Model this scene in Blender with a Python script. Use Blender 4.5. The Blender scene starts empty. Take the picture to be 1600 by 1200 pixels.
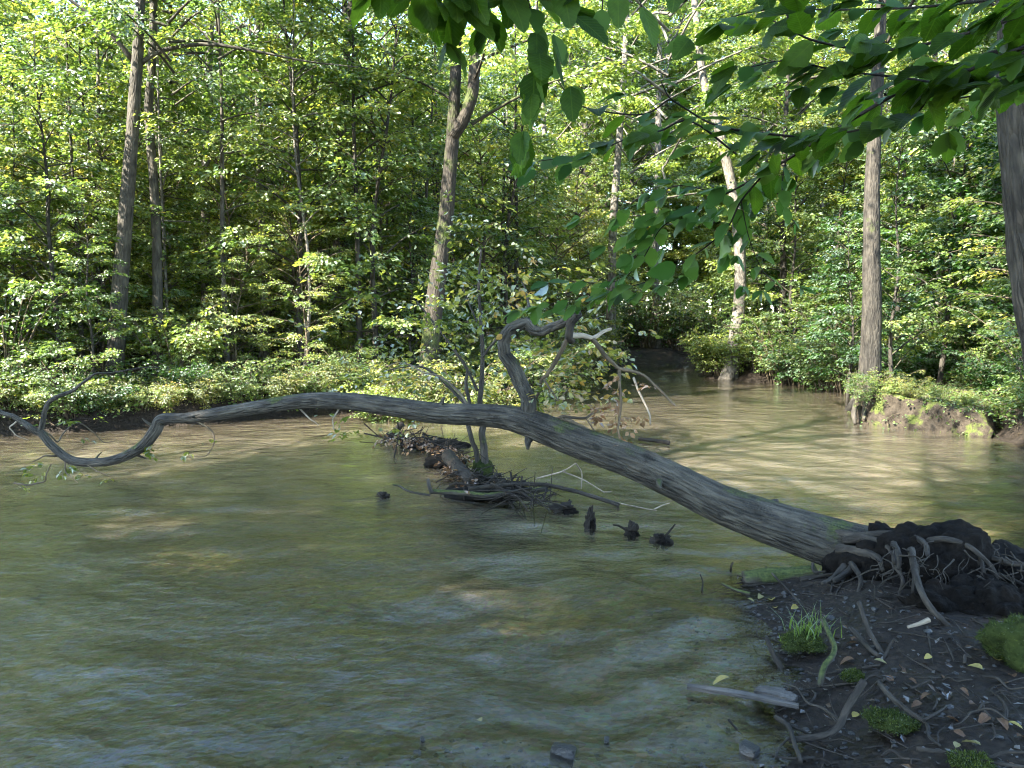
import bpy, bmesh, math, random
import numpy as np
from mathutils import Vector, Euler

# ------------------------------------------------------------------ camera, sky, sun, exposure
SC = bpy.context.scene
COL = SC.collection
CAM_H = 1.70
F_PX = 1200.0
PITCH = math.atan(100.0 / 1200.0)
cam_d = bpy.data.cameras.new('camera')
cam_d.lens = 27.0
cam_d.sensor_width = 36.0
cam_d.clip_start = 0.02
cam_d.clip_end = 2000.0
cam = bpy.data.objects.new('camera', cam_d)
COL.objects.link(cam)
cam.location = (0, 0, CAM_H)
cam.rotation_euler = (math.pi / 2 - PITCH, 0, 0)
SC.camera = cam

SUN = Vector((-0.60, -0.42, 0.69)).normalized()          # direction towards the sun
W = bpy.data.worlds.new('World')
SC.world = W
W.use_nodes = True
wn = W.node_tree.nodes
wl = W.node_tree.links
for n in list(wn):
    wn.remove(n)
sky = wn.new('ShaderNodeTexSky')
sky.sky_type = 'NISHITA'
sky.sun_disc = False
sky.sun_elevation = math.asin(SUN.z)
sky.sun_rotation = math.atan2(SUN.x, SUN.y)
sky.air_density = 1.0
sky.dust_density = 0.3
sky.ozone_density = 1.6
bg = wn.new('ShaderNodeBackground')
bg.inputs['Strength'].default_value = 0.15
wo = wn.new('ShaderNodeOutputWorld')
wl.new(sky.outputs[0], bg.inputs[0])
wl.new(bg.outputs[0], wo.inputs[0])

sun_d = bpy.data.lights.new('sun', 'SUN')
sun_d.energy = 5.0
sun_d.angle = math.radians(0.53)
sun_d.color = (1.0, 0.93, 0.80)
sun = bpy.data.objects.new('sun', sun_d)
COL.objects.link(sun)
sun.rotation_euler = SUN.to_track_quat('Z', 'Y').to_euler()
sun.location = (-20, 5, 25)

SC.view_settings.view_transform = 'Standard'
SC.view_settings.look = 'None'
SC.view_settings.gamma = 1.0
SC.view_settings.exposure = 3.3
SC.view_settings.use_curve_mapping = False
SC.render.engine = 'CYCLES'
SC.cycles.use_denoising = True
SC.cycles.denoiser = 'OPENIMAGEDENOISE'
SC.cycles.max_bounces = 5
SC.cycles.diffuse_bounces = 3
SC.cycles.glossy_bounces = 3
SC.cycles.transmission_bounces = 4
SC.cycles.transparent_max_bounces = 6
SC.cycles.caustics_reflective = False
SC.cycles.caustics_refractive = False
SC.cycles.sample_clamp_indirect = 6.0
SC.cycles.filter_width = 1.1
SC.cycles.use_adaptive_sampling = True
SC.cycles.adaptive_threshold = 0.02

# ------------------------------------------------------------------ pixel helpers (1600 x 1200 photograph)
CP, SP = math.cos(PITCH), math.sin(PITCH)


def ray(px, py):
    a = (px - 800.0) / F_PX
    b = (600.0 - py) / F_PX
    return np.array([a, CP + b * SP, -SP + b * CP])


def P(px, py, Y):
    d = ray(px, py)
    return np.array([0, 0, CAM_H]) + d * (Y / d[1])


def G(px, py, z=0.0):
    d = ray(px, py)
    return np.array([0, 0, CAM_H]) + d * ((z - CAM_H) / d[2])


# ------------------------------------------------------------------ mesh helpers
def mesh_np(name, V, faces, mats=(), midx=None, smooth=False, attrs=None):
    """faces: list of int arrays (n,3) or (n,4); midx: list of material indices per array"""
    me = bpy.data.meshes.new(name)
    V = np.asarray(V, dtype=np.float32)
    me.vertices.add(len(V))
    me.vertices.foreach_set('co', V.ravel())
    faces = [np.asarray(f, dtype=np.int32) for f in faces if len(f)]
    nl = sum(f.size for f in faces)
    npoly = sum(len(f) for f in faces)
    me.loops.add(nl)
    me.loops.foreach_set('vertex_index', np.concatenate([f.ravel() for f in faces]))
    me.polygons.add(npoly)
    tot = np.concatenate([np.full(len(f), f.shape[1], dtype=np.int32) for f in faces])
    st = np.concatenate([[0], np.cumsum(tot)[:-1]]).astype(np.int32)
    me.polygons.foreach_set('loop_start', st)
    if midx is not None:
        mi = np.concatenate([np.full(len(f), m, dtype=np.int32) for f, m in zip(faces, midx)])
        me.polygons.foreach_set('material_index', mi)
    me.polygons.foreach_set('use_smooth', np.full(npoly, bool(smooth)))
    me.update(calc_edges=True)
    for m in mats:
        me.materials.append(m)
    if attrs:
        for an, (typ, data) in attrs.items():
            at = me.attributes.new(an, typ, 'POINT')
            if typ == 'FLOAT':
                at.data.foreach_set('value', np.asarray(data, dtype=np.float32).ravel())
            else:
                at.data.foreach_set('vector', np.asarray(data, dtype=np.float32).ravel())
    return me


def link(name, me, parent=None, loc=None, label=None, cat=None, group=None, kind=None):
    o = bpy.data.objects.new(name, me)
    COL.objects.link(o)
    if parent is not None:
        o.parent = parent
    if loc is not None:
        o.location = loc
    if label:
        o['label'] = label
    if cat:
        o['category'] = cat
    if group:
        o['group'] = group
    if kind:
        o['kind'] = kind
    return o


def catmull(pts, n):
    p = np.asarray(pts, dtype=float)
    if len(p) < 3:
        t = np.linspace(0, 1, n)[:, None]
        return p[0] * (1 - t) + p[-1] * t
    q = np.vstack([2 * p[0] - p[1], p, 2 * p[-1] - p[-2]])
    m = len(p) - 1
    ts = np.linspace(0, m - 1e-6, n)
    i = ts.astype(int)
    t = (ts - i)[:, None]
    a, b, c, d = q[i], q[i + 1], q[i + 2], q[i + 3]
    return 0.5 * (2 * b + (c - a) * t + (2 * a - 5 * b + 4 * c - d) * t * t + (3 * b - a - 3 * c + d) * t ** 3)


def tube(path, radii, sides=8, rough=0.0, seed=0, cap=True, flare=None, groove=0.0):
    """bent tapered tube; returns V, quads, tris, bark coords"""
    rg = np.random.default_rng(seed)
    path = np.asarray(path, float)
    n = len(path)
    radii = np.asarray(radii, float)
    T = np.gradient(path, axis=0)
    T /= np.linalg.norm(T, axis=1)[:, None] + 1e-9
    ref = np.array([0, 0, 1.0]) if abs(T[0][2]) < 0.9 else np.array([1.0, 0, 0])
    A = np.zeros_like(path)
    a = np.cross(T[0], ref)
    a /= np.linalg.norm(a)
    for i in range(n):
        a = a - T[i] * np.dot(a, T[i])
        a /= np.linalg.norm(a) + 1e-9
        A[i] = a
    B = np.cross(T, A)
    ph = np.linspace(0, 2 * np.pi, sides, endpoint=False)
    s = np.concatenate([[0], np.cumsum(np.linalg.norm(np.diff(path, axis=0), axis=1))])
    R = np.repeat(radii[:, None], sides, 1)
    if rough > 0:
        dis = np.zeros((n, sides))
        for k in range(7):
            m = rg.integers(1, 6)
            f = rg.uniform(0.6, 7.0) / max(0.12, float(radii.max()) * 4)
            dis += rg.uniform(0.3, 1) * np.sin(m * ph[None, :] + f * s[:, None] + rg.uniform(0, 6.28)) / (1 + 0.3 * k)
        dis += rg.normal(0, 0.5, (n, sides))
        R = R * (1 + rough * 0.4 * dis)
    if groove > 0:
        for k in range(9):
            m = rg.integers(5, max(6, sides // 2))
            R = R * (1 + groove * np.sin(m * ph[None, :] + rg.uniform(-1.2, 1.2) * s[:, None] + rg.uniform(0, 6.28) + np.sin(s[:, None] * rg.uniform(1, 4))))
        for k in range(12):                                    # knots and swellings
            s0, p0, w0 = rg.uniform(0, s[-1]), rg.uniform(0, 6.28), rg.uniform(.06, .2)
            dp = np.angle(np.exp(1j * (ph[None, :] - p0)))
            R = R * (1 + rg.uniform(-.05, .10) * np.exp(-((s[:, None] - s0) / w0) ** 2 - (dp / .6) ** 2))
    if flare is not None:
        # buttress flare at the foot
        amp, hgt, lobes = flare
        w = np.exp(-s / hgt)[:, None]
        lob = 0.55 + 0.45 * np.cos(lobes * ph + rg.uniform(0, 6.28))[None, :]
        R = R * (1 + amp * w * lob)
    V = path[:, None, :] + R[:, :, None] * (np.cos(ph)[None, :, None] * A[:, None, :] + np.sin(ph)[None, :, None] * B[:, None, :])
    V = V.reshape(-1, 3)
    idx = np.arange(n * sides).reshape(n, sides)
    q = np.stack([idx[:-1], np.roll(idx[:-1], -1, 1), np.roll(idx[1:], -1, 1), idx[1:]], -1).reshape(-1, 4)
    bark = np.stack([np.repeat(np.cos(ph)[None], n, 0) * radii[:, None], np.repeat(np.sin(ph)[None], n, 0) * radii[:, None],
                     np.repeat(s[:, None], sides, 1)], -1).reshape(-1, 3) + rg.uniform(0, 20)
    tr = np.zeros((0, 3), int)
    if cap:
        c0, c1 = len(V), len(V) + 1
        V = np.vstack([V, path[0], path[-1] + T[-1] * radii[-1] * 0.4])
        bark = np.vstack([bark, bark[0], bark[-1]])
        r0 = idx[0]
        r1 = idx[-1]
        tr = np.concatenate([np.stack([np.full(sides, c0), np.roll(r0, -1), r0], -1),
                             np.stack([np.full(sides, c1), r1, np.roll(r1, -1)], -1)])
    return V, q, tr, bark


class Tubes:
    def __init__(self):
        self.V, self.Q, self.T, self.B, self.n = [], [], [], [], 0

    def add(self, path, radii, **kw):
        V, q, t, b = tube(path, radii, **kw)
        self.V.append(V)
        self.B.append(b)
        self.Q.append(q + self.n)
        self.T.append(t + self.n)
        self.n += len(V)

    def curve(self, pts, r0, r1, n=None, power=1.0, **kw):
        n = n or max(4, 3 * len(pts))
        p = catmull(pts, n)
        t = np.linspace(0, 1, n) ** power
        self.add(p, r0 + (r1 - r0) * t, **kw)
        return p

    def mesh(self, name, mat, smooth=True):
        return mesh_np(name, np.vstack(self.V), [np.vstack(self.Q), np.vstack(self.T)], [mat], smooth=smooth,
                       attrs={'bark': ('FLOAT_VECTOR', np.vstack(self.B))})


def unit(v):
    return v / (np.linalg.norm(v, axis=-1, keepdims=True) + 1e-9)


class Leaves:
    """collects leaf blades (two folded triangles or a six-point blade each) and twig ribbons"""

    def __init__(self):
        self.P, self.D, self.N, self.L, self.W, self.t = [], [], [], [], [], []
        self.ra, self.rb, self.rw = [], [], []

    def add(self, P_, D_, N_, L_, W_, t_):
        self.P.append(P_); self.D.append(D_); self.N.append(N_)
        self.L.append(L_); self.W.append(W_); self.t.append(t_)

    def sprays(self, o, d, Ls, M, rg, leaf=0.09, droop=0.22, tilt=0.5, ratio=0.62, tint=None, tint_var=0.16, ribbons=True, twig_w=0.006):
        """flat drooping fans of leaves: o (N,3) roots, d (N,3) directions, Ls (N,) lengths"""
        N = len(o)
        if N == 0:
            return
        up = np.array([0, 0, 1.0])
        d = unit(d)
        side = unit(np.cross(d, up))
        upv = unit(np.cross(side, d))
        t = rg.uniform(0.06, 1.0, (N, M))
        sgn = rg.choice([-1.0, 1.0], (N, M))
        s = sgn * rg.uniform(0, 1, (N, M)) * 0.46 * (1.05 - 0.7 * t)
        Lx = Ls[:, None, None]
        pos = (o[:, None] + d[:, None] * (Lx * t[..., None]) + side[:, None] * (Lx * s[..., None])
               - up * (Lx * (droop * (t ** 2 + 1.2 * s ** 2))[..., None]) + upv[:, None] * (Lx * rg.normal(0, 0.045, (N, M))[..., None]))
        a = rg.uniform(0.25, 1.25, (N, M))
        dr = rg.uniform(-0.05, 0.85, (N, M))
        ld = unit(d[:, None] * np.cos(a)[..., None] + side[:, None] * (sgn * np.sin(a))[..., None] - up * dr[..., None])
        nn = upv[:, None] + rg.normal(0, tilt, (N, M, 3))
        nn = unit(nn - ld * np.sum(nn * ld, -1, keepdims=True))
        L = leaf * rg.uniform(0.6, 1.2, (N, M))
        Wd = L * ratio * rg.uniform(0.8, 1.15, (N, M))
        tv = (tint if tint is not None else rg.uniform(0.2, 0.7, N))[:, None] + rg.normal(0, tint_var, (N, M))
        f = lambda x: x.reshape(-1, 3) if x.ndim == 3 else x.ravel()
        self.add(f(pos), f(ld), f(nn), f(L), f(Wd), f(np.clip(tv, 0, 1)))
        if ribbons:
            e = o + d * Ls[:, None] - up * (Ls * droop)[:, None]
            m = o + d * (Ls * 0.5)[:, None] - up * (Ls * droop * 0.25)[:, None]
            self.ra += [o, m]; self.rb += [m, e]
            self.rw += [np.full(N, twig_w), np.full(N, twig_w * 0.6)]

    def mesh(self, name, leaf_mat, twig_mat, rich=False):
        P_, D_, N_ = np.vstack(self.P), np.vstack(self.D), np.vstack(self.N)
        L, Wd, t = np.concatenate(self.L)[:, None], np.concatenate(self.W)[:, None], np.concatenate(self.t)
        S = np.cross(N_, D_)
        k = len(P_)
        if rich:
            vs = [P_, P_ + D_ * .28 * L + S * Wd * .42 + N_ * .05 * L, P_ + D_ * .62 * L + S * Wd * .45 + N_ * .05 * L,
                  P_ + D_ * L - N_ * .10 * L, P_ + D_ * .62 * L - S * Wd * .45 + N_ * .05 * L, P_ + D_ * .28 * L - S * Wd * .42 + N_ * .05 * L]
            V = np.stack(vs, 1).reshape(-1, 3)
            b = np.arange(k)[:, None] * 6
            fq = np.concatenate([b + np.array([[0, 1, 2, 3]]), b + np.array([[0, 3, 4, 5]])])
            faces, m = [fq], [0]
            tt = np.repeat(t, 6)
        else:
            vs = [P_, P_ + D_ * .45 * L + S * Wd * .5 + N_ * .06 * L, P_ + D_ * L - N_ * .08 * L, P_ + D_ * .45 * L - S * Wd * .5 + N_ * .06 * L]
            V = np.stack(vs, 1).reshape(-1, 3)
            b = np.arange(k)[:, None] * 4
            ft = np.concatenate([b + np.array([[0, 1, 2]]), b + np.array([[0, 2, 3]])])
            faces, m = [ft], [0]
            tt = np.repeat(t, 4)
        if self.ra:
            A, Bb, w = np.vstack(self.ra), np.vstack(self.rb), np.concatenate(self.rw)[:, None]
            dd = unit(Bb - A)
            s1 = unit(np.cross(dd, np.array([0.3, 0.2, 1.0])))
            s2 = np.cross(dd, s1)
            rv = np.stack([A + s1 * w, A - .5 * s1 * w + .87 * s2 * w, A - .5 * s1 * w - .87 * s2 * w, Bb], 1).reshape(-1, 3)
            b2 = np.arange(len(A))[:, None] * 4 + len(V)
            rf = np.concatenate([b2 + np.array([[0, 1, 3]]), b2 + np.array([[1, 2, 3]]), b2 + np.array([[2, 0, 3]])])
            V = np.vstack([V, rv])
            tt = np.concatenate([tt, np.full(len(rv), 0.5)])
            faces.append(rf)
            m.append(1)
        return mesh_np(name, V, faces, [leaf_mat, twig_mat], m, attrs={'tint': ('FLOAT', tt)})


# ------------------------------------------------------------------ materials
def new_mat(name):
    m = bpy.data.materials.new(name)
    m.use_nodes = True
    nt = m.node_tree
    for n in list(nt.nodes):
        nt.nodes.remove(n)
    out = nt.nodes.new('ShaderNodeOutputMaterial')
    return m, nt, out


def nd(nt, typ, **kw):
    n = nt.nodes.new(typ)
    for k, v in kw.items():
        if k.startswith('i_'):
            n.inputs[k[2:].replace('_', ' ')].default_value = v
        else:
            setattr(n, k, v)
    return n


def ramp(nt, fac, stops, interp='LINEAR'):
    r = nt.nodes.new('ShaderNodeValToRGB')
    r.color_ramp.interpolation = interp
    e = r.color_ramp.elements
    while len(e) < len(stops):
        e.new(0.5)
    for el, (p, c) in zip(e, stops):
        el.position = p
        el.color = (*c, 1) if len(c) == 3 else c
    nt.links.new(fac, r.inputs[0])
    return r.outputs[0]


def mixc(nt, fac, a, b, mode='MIX'):
    m = nt.nodes.new('ShaderNodeMix')
    m.data_type = 'RGBA'
    m.blend_type = mode
    for s, v in ((m.inputs[0], fac), (m.inputs[6], a), (m.inputs[7], b)):
        if hasattr(v, 'is_output'):
            nt.links.new(v, s)
        elif isinstance(v, (int, float)):
            s.default_value = v
        else:
            s.default_value = (*v, 1) if len(v) == 3 else v
    return m.outputs[2]


def math_n(nt, op, a, b=None):
    m = nt.nodes.new('ShaderNodeMath')
    m.operation = op
    for s, v in zip(m.inputs, (a, b)):
        if v is None:
            continue
        if hasattr(v, 'is_output'):
            nt.links.new(v, s)
        else:
            s.default_value = v
    return m.outputs[0]


def noise(nt, vec, scale, detail=4, rough=0.55, dist=0.0):
    n = nt.nodes.new('ShaderNodeTexNoise')
    n.inputs['Scale'].default_value = scale
    n.inputs['Detail'].default_value = detail
    n.inputs['Roughness'].default_value = rough
    n.inputs['Distortion'].default_value = dist
    if vec is not None:
        nt.links.new(vec, n.inputs['Vector'])
    return n.outputs['Fac']


def mapping(nt, vec, scale=(1, 1, 1), rot=(0, 0, 0), loc=(0, 0, 0)):
    m = nt.nodes.new('ShaderNodeMapping')
    m.inputs['Scale'].default_value = scale
    m.inputs['Rotation'].default_value = rot
    m.inputs['Location'].default_value = loc
    nt.links.new(vec, m.inputs['Vector'])
    return m.outputs[0]


def attr(nt, name):
    a = nt.nodes.new('ShaderNodeAttribute')
    a.attribute_name = name
    return a


def geom(nt):
    return nt.nodes.new('ShaderNodeNewGeometry')


def leaf_material(name, stops, trans=0.5, gloss=0.13, tmul=(1.75, 1.7, 1.0)):
    m, nt, out = new_mat(name)
    t = attr(nt, 'tint').outputs['Fac']
    inf = nt.nodes.new('ShaderNodeObjectInfo')
    t2 = math_n(nt, 'ADD', t, math_n(nt, 'MULTIPLY', math_n(nt, 'SUBTRACT', inf.outputs['Random'], 0.5), 0.16))
    c = ramp(nt, t2, stops)
    tc = mixc(nt, 1.0, c, tmul, 'MULTIPLY')
    df = nd(nt, 'ShaderNodeBsdfDiffuse')
    tr = nd(nt, 'ShaderNodeBsdfTranslucent')
    gl = nd(nt, 'ShaderNodeBsdfGlossy', i_Roughness=0.5)
    gl.inputs['Color'].default_value = (0.9, 0.95, 1, 1)
    nt.links.new(c, df.inputs[0])
    nt.links.new(tc, tr.inputs[0])
    mx = nd(nt, 'ShaderNodeMixShader')
    mx.inputs[0].default_value = trans
    nt.links.new(df.outputs[0], mx.inputs[1])
    nt.links.new(tr.outputs[0], mx.inputs[2])
    fr = nd(nt, 'ShaderNodeFresnel', i_IOR=1.38)
    mx2 = nd(nt, 'ShaderNodeMixShader')
    nt.links.new(math_n(nt, 'MULTIPLY', fr.outputs[0], gloss), mx2.inputs[0])
    nt.links.new(mx.outputs[0], mx2.inputs[1])
    nt.links.new(gl.outputs[0], mx2.inputs[2])
    nt.links.new(mx2.outputs[0], out.inputs[0])
    return m


def bark_material(name, dark, light, streak=(26, 26, 4.5), moss=0.0, bump=0.7, pale_patch=None, crack=0.5):
    m, nt, out = new_mat(name)
    co = attr(nt, 'bark').outputs['Vector']
    v = mapping(nt, co, streak)
    n1 = noise(nt, v, 1.0, 6, 0.65, 0.4)
    n2 = noise(nt, co, 5.0, 4)
    c = ramp(nt, n1, [(0.30, dark), (0.62, light)])
    c = mixc(nt, 0.75, c, ramp(nt, n2, [(0.3, (0.25, 0.25, 0.25)), (0.75, (1.35, 1.3, 1.22))]), 'MULTIPLY')
    if pale_patch:
        n3 = noise(nt, mapping(nt, co, (9, 9, 6)), 1.0, 5, 0.6)
        c = mixc(nt, ramp(nt, n3, [(0.58, (0, 0, 0)), (0.66, (1, 1, 1))]), c, pale_patch)
    if moss > 0:
        g = geom(nt)
        sx = nd(nt, 'ShaderNodeSeparateXYZ')
        nt.links.new(g.outputs['Normal'], sx.inputs[0])
        nm = noise(nt, co, 3.2, 5, 0.65)
        f = math_n(nt, 'ADD', nm, math_n(nt, 'MULTIPLY', sx.outputs['Z'], 0.18))
        f = ramp(nt, f, [(0.70 - moss * 0.35, (0, 0, 0)), (0.80 - moss * 0.3, (1, 1, 1))])
        c = mixc(nt, f, c, ramp(nt, noise(nt, co, 60, 2), [(0.3, (0.022, 0.034, 0.010)), (0.7, (0.075, 0.088, 0.024))]))
    vor = nd(nt, 'ShaderNodeTexVoronoi', feature='DISTANCE_TO_EDGE')
    vor.inputs['Scale'].default_value = 1.0
    nt.links.new(mapping(nt, co, (streak[0] * 1.1, streak[1] * 1.1, streak[2] * 1.2)), vor.inputs['Vector'])
    vh = ramp(nt, vor.outputs['Distance'], [(0.0, (0, 0, 0)), (0.25, (1, 1, 1))])
    h = math_n(nt, 'ADD', math_n(nt, 'MULTIPLY', n1, 0.6), math_n(nt, 'MULTIPLY', vh, crack))
    b = nd(nt, 'ShaderNodeBump', i_Strength=bump, i_Distance=0.02)
    nt.links.new(h, b.inputs['Height'])
    bs = nd(nt, 'ShaderNodeBsdfPrincipled', i_Roughness=0.85)
    bs.inputs['Specular IOR Level'].default_value = 0.25
    nt.links.new(c, bs.inputs['Base Color'])
    nt.links.new(b.outputs[0], bs.inputs['Normal'])
    nt.links.new(bs.outputs[0], out.inputs[0])
    return m


M = {}
M['leaf_green'] = leaf_material('leaf_green', [(0.0, (0.047, 0.09, 0.024)), (0.45, (0.097, 0.155, 0.036)), (0.8, (0.175, 0.225, 0.055)), (1.0, (0.30, 0.28, 0.05))])
M['leaf_lime'] = leaf_material('leaf_lime', [(0.0, (0.077, 0.128, 0.027)), (0.45, (0.15, 0.208, 0.046)), (0.8, (0.235, 0.275, 0.07)), (1.0, (0.36, 0.31, 0.055))])
M['leaf_deep'] = leaf_material('leaf_deep', [(0.0, (0.018, 0.05, 0.013)), (0.5, (0.04, 0.098, 0.02)), (1.0, (0.085, 0.15, 0.028))], gloss=0.15)
M['leaf_olive'] = leaf_material('leaf_olive', [(0.0, (0.06, 0.085, 0.02)), (0.4, (0.13, 0.16, 0.035)), (0.75, (0.24, 0.235, 0.06)), (1.0, (0.36, 0.23, 0.07))])
M['leaf_dead'] = leaf_material('leaf_dead', [(0.0, (0.08, 0.045, 0.025)), (0.5, (0.17, 0.10, 0.055)), (1.0, (0.30, 0.20, 0.11))], trans=0.3, tmul=(1.2, 1, 0.7))
M['leaf_litter'] = leaf_material('leaf_litter', [(0.0, (0.018, 0.013, 0.009)), (0.5, (0.06, 0.042, 0.027)), (1.0, (0.14, 0.105, 0.065))], trans=0.1, tmul=(1.1, 1, .8))
M['leaf_moss'] = leaf_material('leaf_moss', [(0.0, (0.015, 0.028, 0.006)), (0.5, (0.04, 0.06, 0.012)), (1.0, (0.10, 0.12, 0.025))], trans=0.3)
M['bark_grey'] = bark_material('bark_grey', (0.014, 0.0125, 0.0105), (0.066, 0.060, 0.050), moss=0.2)
M['bark_dark'] = bark_material('bark_dark', (0.024, 0.022, 0.018), (0.09, 0.082, 0.066), moss=0.15)
M['bark_pale'] = bark_material('bark_pale', (0.05, 0.045, 0.038), (0.20, 0.185, 0.16), streak=(14, 14, 7), moss=0.1)
M['bark_furrow'] = bark_material('bark_furrow', (0.010, 0.009, 0.007), (0.085, 0.076, 0.062), streak=(17, 17, 1.9), bump=1.0, crack=1.2)
M['bark_mossy'] = bark_material('bark_mossy', (0.014, 0.012, 0.0095), (0.06, 0.052, 0.041), moss=0.55)
M['twig'] = bark_material('twig', (0.05, 0.04, 0.028), (0.13, 0.105, 0.07), bump=0.1)
M['bark_smooth'] = bark_material('bark_smooth', (0.010, 0.010, 0.0085), (0.090, 0.083, 0.068), streak=(34, 34, 4.2), moss=0.06, bump=1.0, pale_patch=(0.020, 0.018, 0.014), crack=0.5)
M['wood_pale'] = bark_material('wood_pale', (0.16, 0.135, 0.10), (0.36, 0.31, 0.24), bump=0.3)
M['wood_wet'] = bark_material('wood_wet', (0.008, 0.007, 0.006), (0.034, 0.028, 0.021), bump=0.5)
M['wood_root'] = bark_material('wood_root', (0.010, 0.0085, 0.007), (0.055, 0.048, 0.039), bump=0.5, streak=(30, 30, 8))
M['wood_grey'] = bark_material('wood_grey', (0.038, 0.034, 0.030), (0.13, 0.12, 0.11), streak=(40, 40, 3), bump=0.4)


def soil_material(name, dark, light, gloss=0.6, moss=0.0):
    m, nt, out = new_mat(name)
    co = nd(nt, 'ShaderNodeTexCoord').outputs['Object']
    n1 = noise(nt, co, 9, 8, 0.65)
    n2 = noise(nt, co, 55, 4, 0.6)
    c = ramp(nt, n1, [(0.3, dark), (0.7, light)])
    c = mixc(nt, 0.6, c, ramp(nt, n2, [(0.3, (0.4, 0.4, 0.4)), (0.7, (1.3, 1.25, 1.2))]), 'MULTIPLY')
    if moss:
        g = geom(nt)
        sx = nd(nt, 'ShaderNodeSeparateXYZ')
        nt.links.new(g.outputs['Normal'], sx.inputs[0])
        f = math_n(nt, 'ADD', noise(nt, co, 3.5, 5, 0.6), math_n(nt, 'MULTIPLY', sx.outputs['Z'], 0.22))
        f = ramp(nt, f, [(0.78 - moss * 0.3, (0, 0, 0)), (0.86 - moss * 0.3, (1, 1, 1))])
        c = mixc(nt, f, c, ramp(nt, n2, [(0.3, (0.03, 0.042, 0.012)), (0.7, (0.085, 0.098, 0.026))]))
    b = nd(nt, 'ShaderNodeBump', i_Strength=0.8, i_Distance=0.03)
    nt.links.new(math_n(nt, 'ADD', n1, math_n(nt, 'MULTIPLY', n2, 0.35)), b.inputs['Height'])
    bs = nd(nt, 'ShaderNodeBsdfPrincipled', i_Roughness=gloss)
    bs.inputs['Specular IOR Level'].default_value = 0.12 if gloss > .8 else 0.5
    nt.links.new(c, bs.inputs['Base Color'])
    nt.links.new(b.outputs[0], bs.inputs['Normal'])
    nt.links.new(bs.outputs[0], out.inputs[0])
    return m


M['soil_shade_dark'] = soil_material('soil_shade_dark', (0.002, 0.0017, 0.0014), (0.011, 0.009, 0.007), 0.95)  # near-black colour carries the deep shade of the root plate hollow
M['soil_bank'] = soil_material('soil_bank', (0.010, 0.008, 0.006), (0.065, 0.054, 0.041), 0.9, moss=0.6)
M['moss'] = soil_material('moss', (0.012, 0.02, 0.005), (0.045, 0.06, 0.014), 0.9)
M['rock'] = soil_material('rock', (0.008, 0.008, 0.008), (0.04, 0.04, 0.038), 0.4)


def ground_material():
    m, nt, out = new_mat('ground')
    g = geom(nt)
    co = g.outputs['Position']
    sx = nd(nt, 'ShaderNodeSeparateXYZ')
    nt.links.new(co, sx.inputs[0])
    z = sx.outputs['Z']
    n1 = noise(nt, co, 3.0, 8, 0.62)
    n2 = noise(nt, co, 24, 6, 0.6)
    n3 = noise(nt, co, 0.7, 3, 0.5)
    # bed: sand and gravel
    vor = nd(nt, 'ShaderNodeTexVoronoi')
    vor.inputs['Scale'].default_value = 26
    vor.inputs['Randomness'].default_value = 1
    nt.links.new(co, vor.inputs['Vector'])
    peb = mixc(nt, 0.8, ramp(nt, n1, [(0.3, (0.075, 0.066, 0.042)), (0.7, (0.225, 0.19, 0.13))]), vor.outputs['Color'], 'OVERLAY')
    hsv = nd(nt, 'ShaderNodeHueSaturation', i_Saturation=0.45)
    nt.links.new(peb, hsv.inputs['Color'])
    bed = mixc(nt, 0.3, hsv.outputs[0], ramp(nt, n1, [(0.3, (0.075, 0.066, 0.042)), (0.7, (0.225, 0.19, 0.13))]))
    bed = mixc(nt, 0.5, bed, ramp(nt, n3, [(0.35, (0.6, 0.62, 0.5)), (0.65, (1.1, 1.05, 0.95))]), 'MULTIPLY')
    # land: wet mud with litter
    mud = ramp(nt, n2, [(0.3, (0.005, 0.0036, 0.0024)), (0.55, (0.016, 0.0115, 0.0078)), (0.8, (0.038, 0.028, 0.019))])
    lit = ramp(nt, vor.outputs['Color'], [(0.2, (0.01, 0.008, 0.006)), (0.6, (0.025, 0.019, 0.014)), (0.95, (0.06, 0.046, 0.031))])
    mud = mixc(nt, ramp(nt, n1, [(0.5, (0, 0, 0)), (0.66, (0.55, 0.55, 0.55))]), mud, lit)
    f = ramp(nt, math_n(nt, 'ADD', math_n(nt, 'MULTIPLY', math_n(nt, 'ADD', z, 0.04), 2.5), math_n(nt, 'ADD', 0.45, math_n(nt, 'MULTIPLY', math_n(nt, 'SUBTRACT', n1, 0.5), 0.25))), [(0.40, (0, 0, 0)), (0.50, (1, 1, 1))])
    c = mixc(nt, f, bed, mud)
    b = nd(nt, 'ShaderNodeBump', i_Strength=0.7, i_Distance=0.03)
    h = math_n(nt, 'ADD', n2, math_n(nt, 'MULTIPLY', vor.outputs['Distance'], -0.7))
    nt.links.new(h, b.inputs['Height'])
    bs = nd(nt, 'ShaderNodeBsdfPrincipled')
    rg_ = ramp(nt, n1, [(0.35, (0.36, 0.36, 0.36)), (0.55, (0.9, 0.9, 0.9))])
    bs.inputs['Specular IOR Level'].default_value = 0.22
    nt.links.new(rg_, bs.inputs['Roughness'])
    nt.links.new(c, bs.inputs['Base Color'])
    nt.links.new(b.outputs[0], bs.inputs['Normal'])
    nt.links.new(bs.outputs[0], out.inputs[0])
    return m


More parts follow.
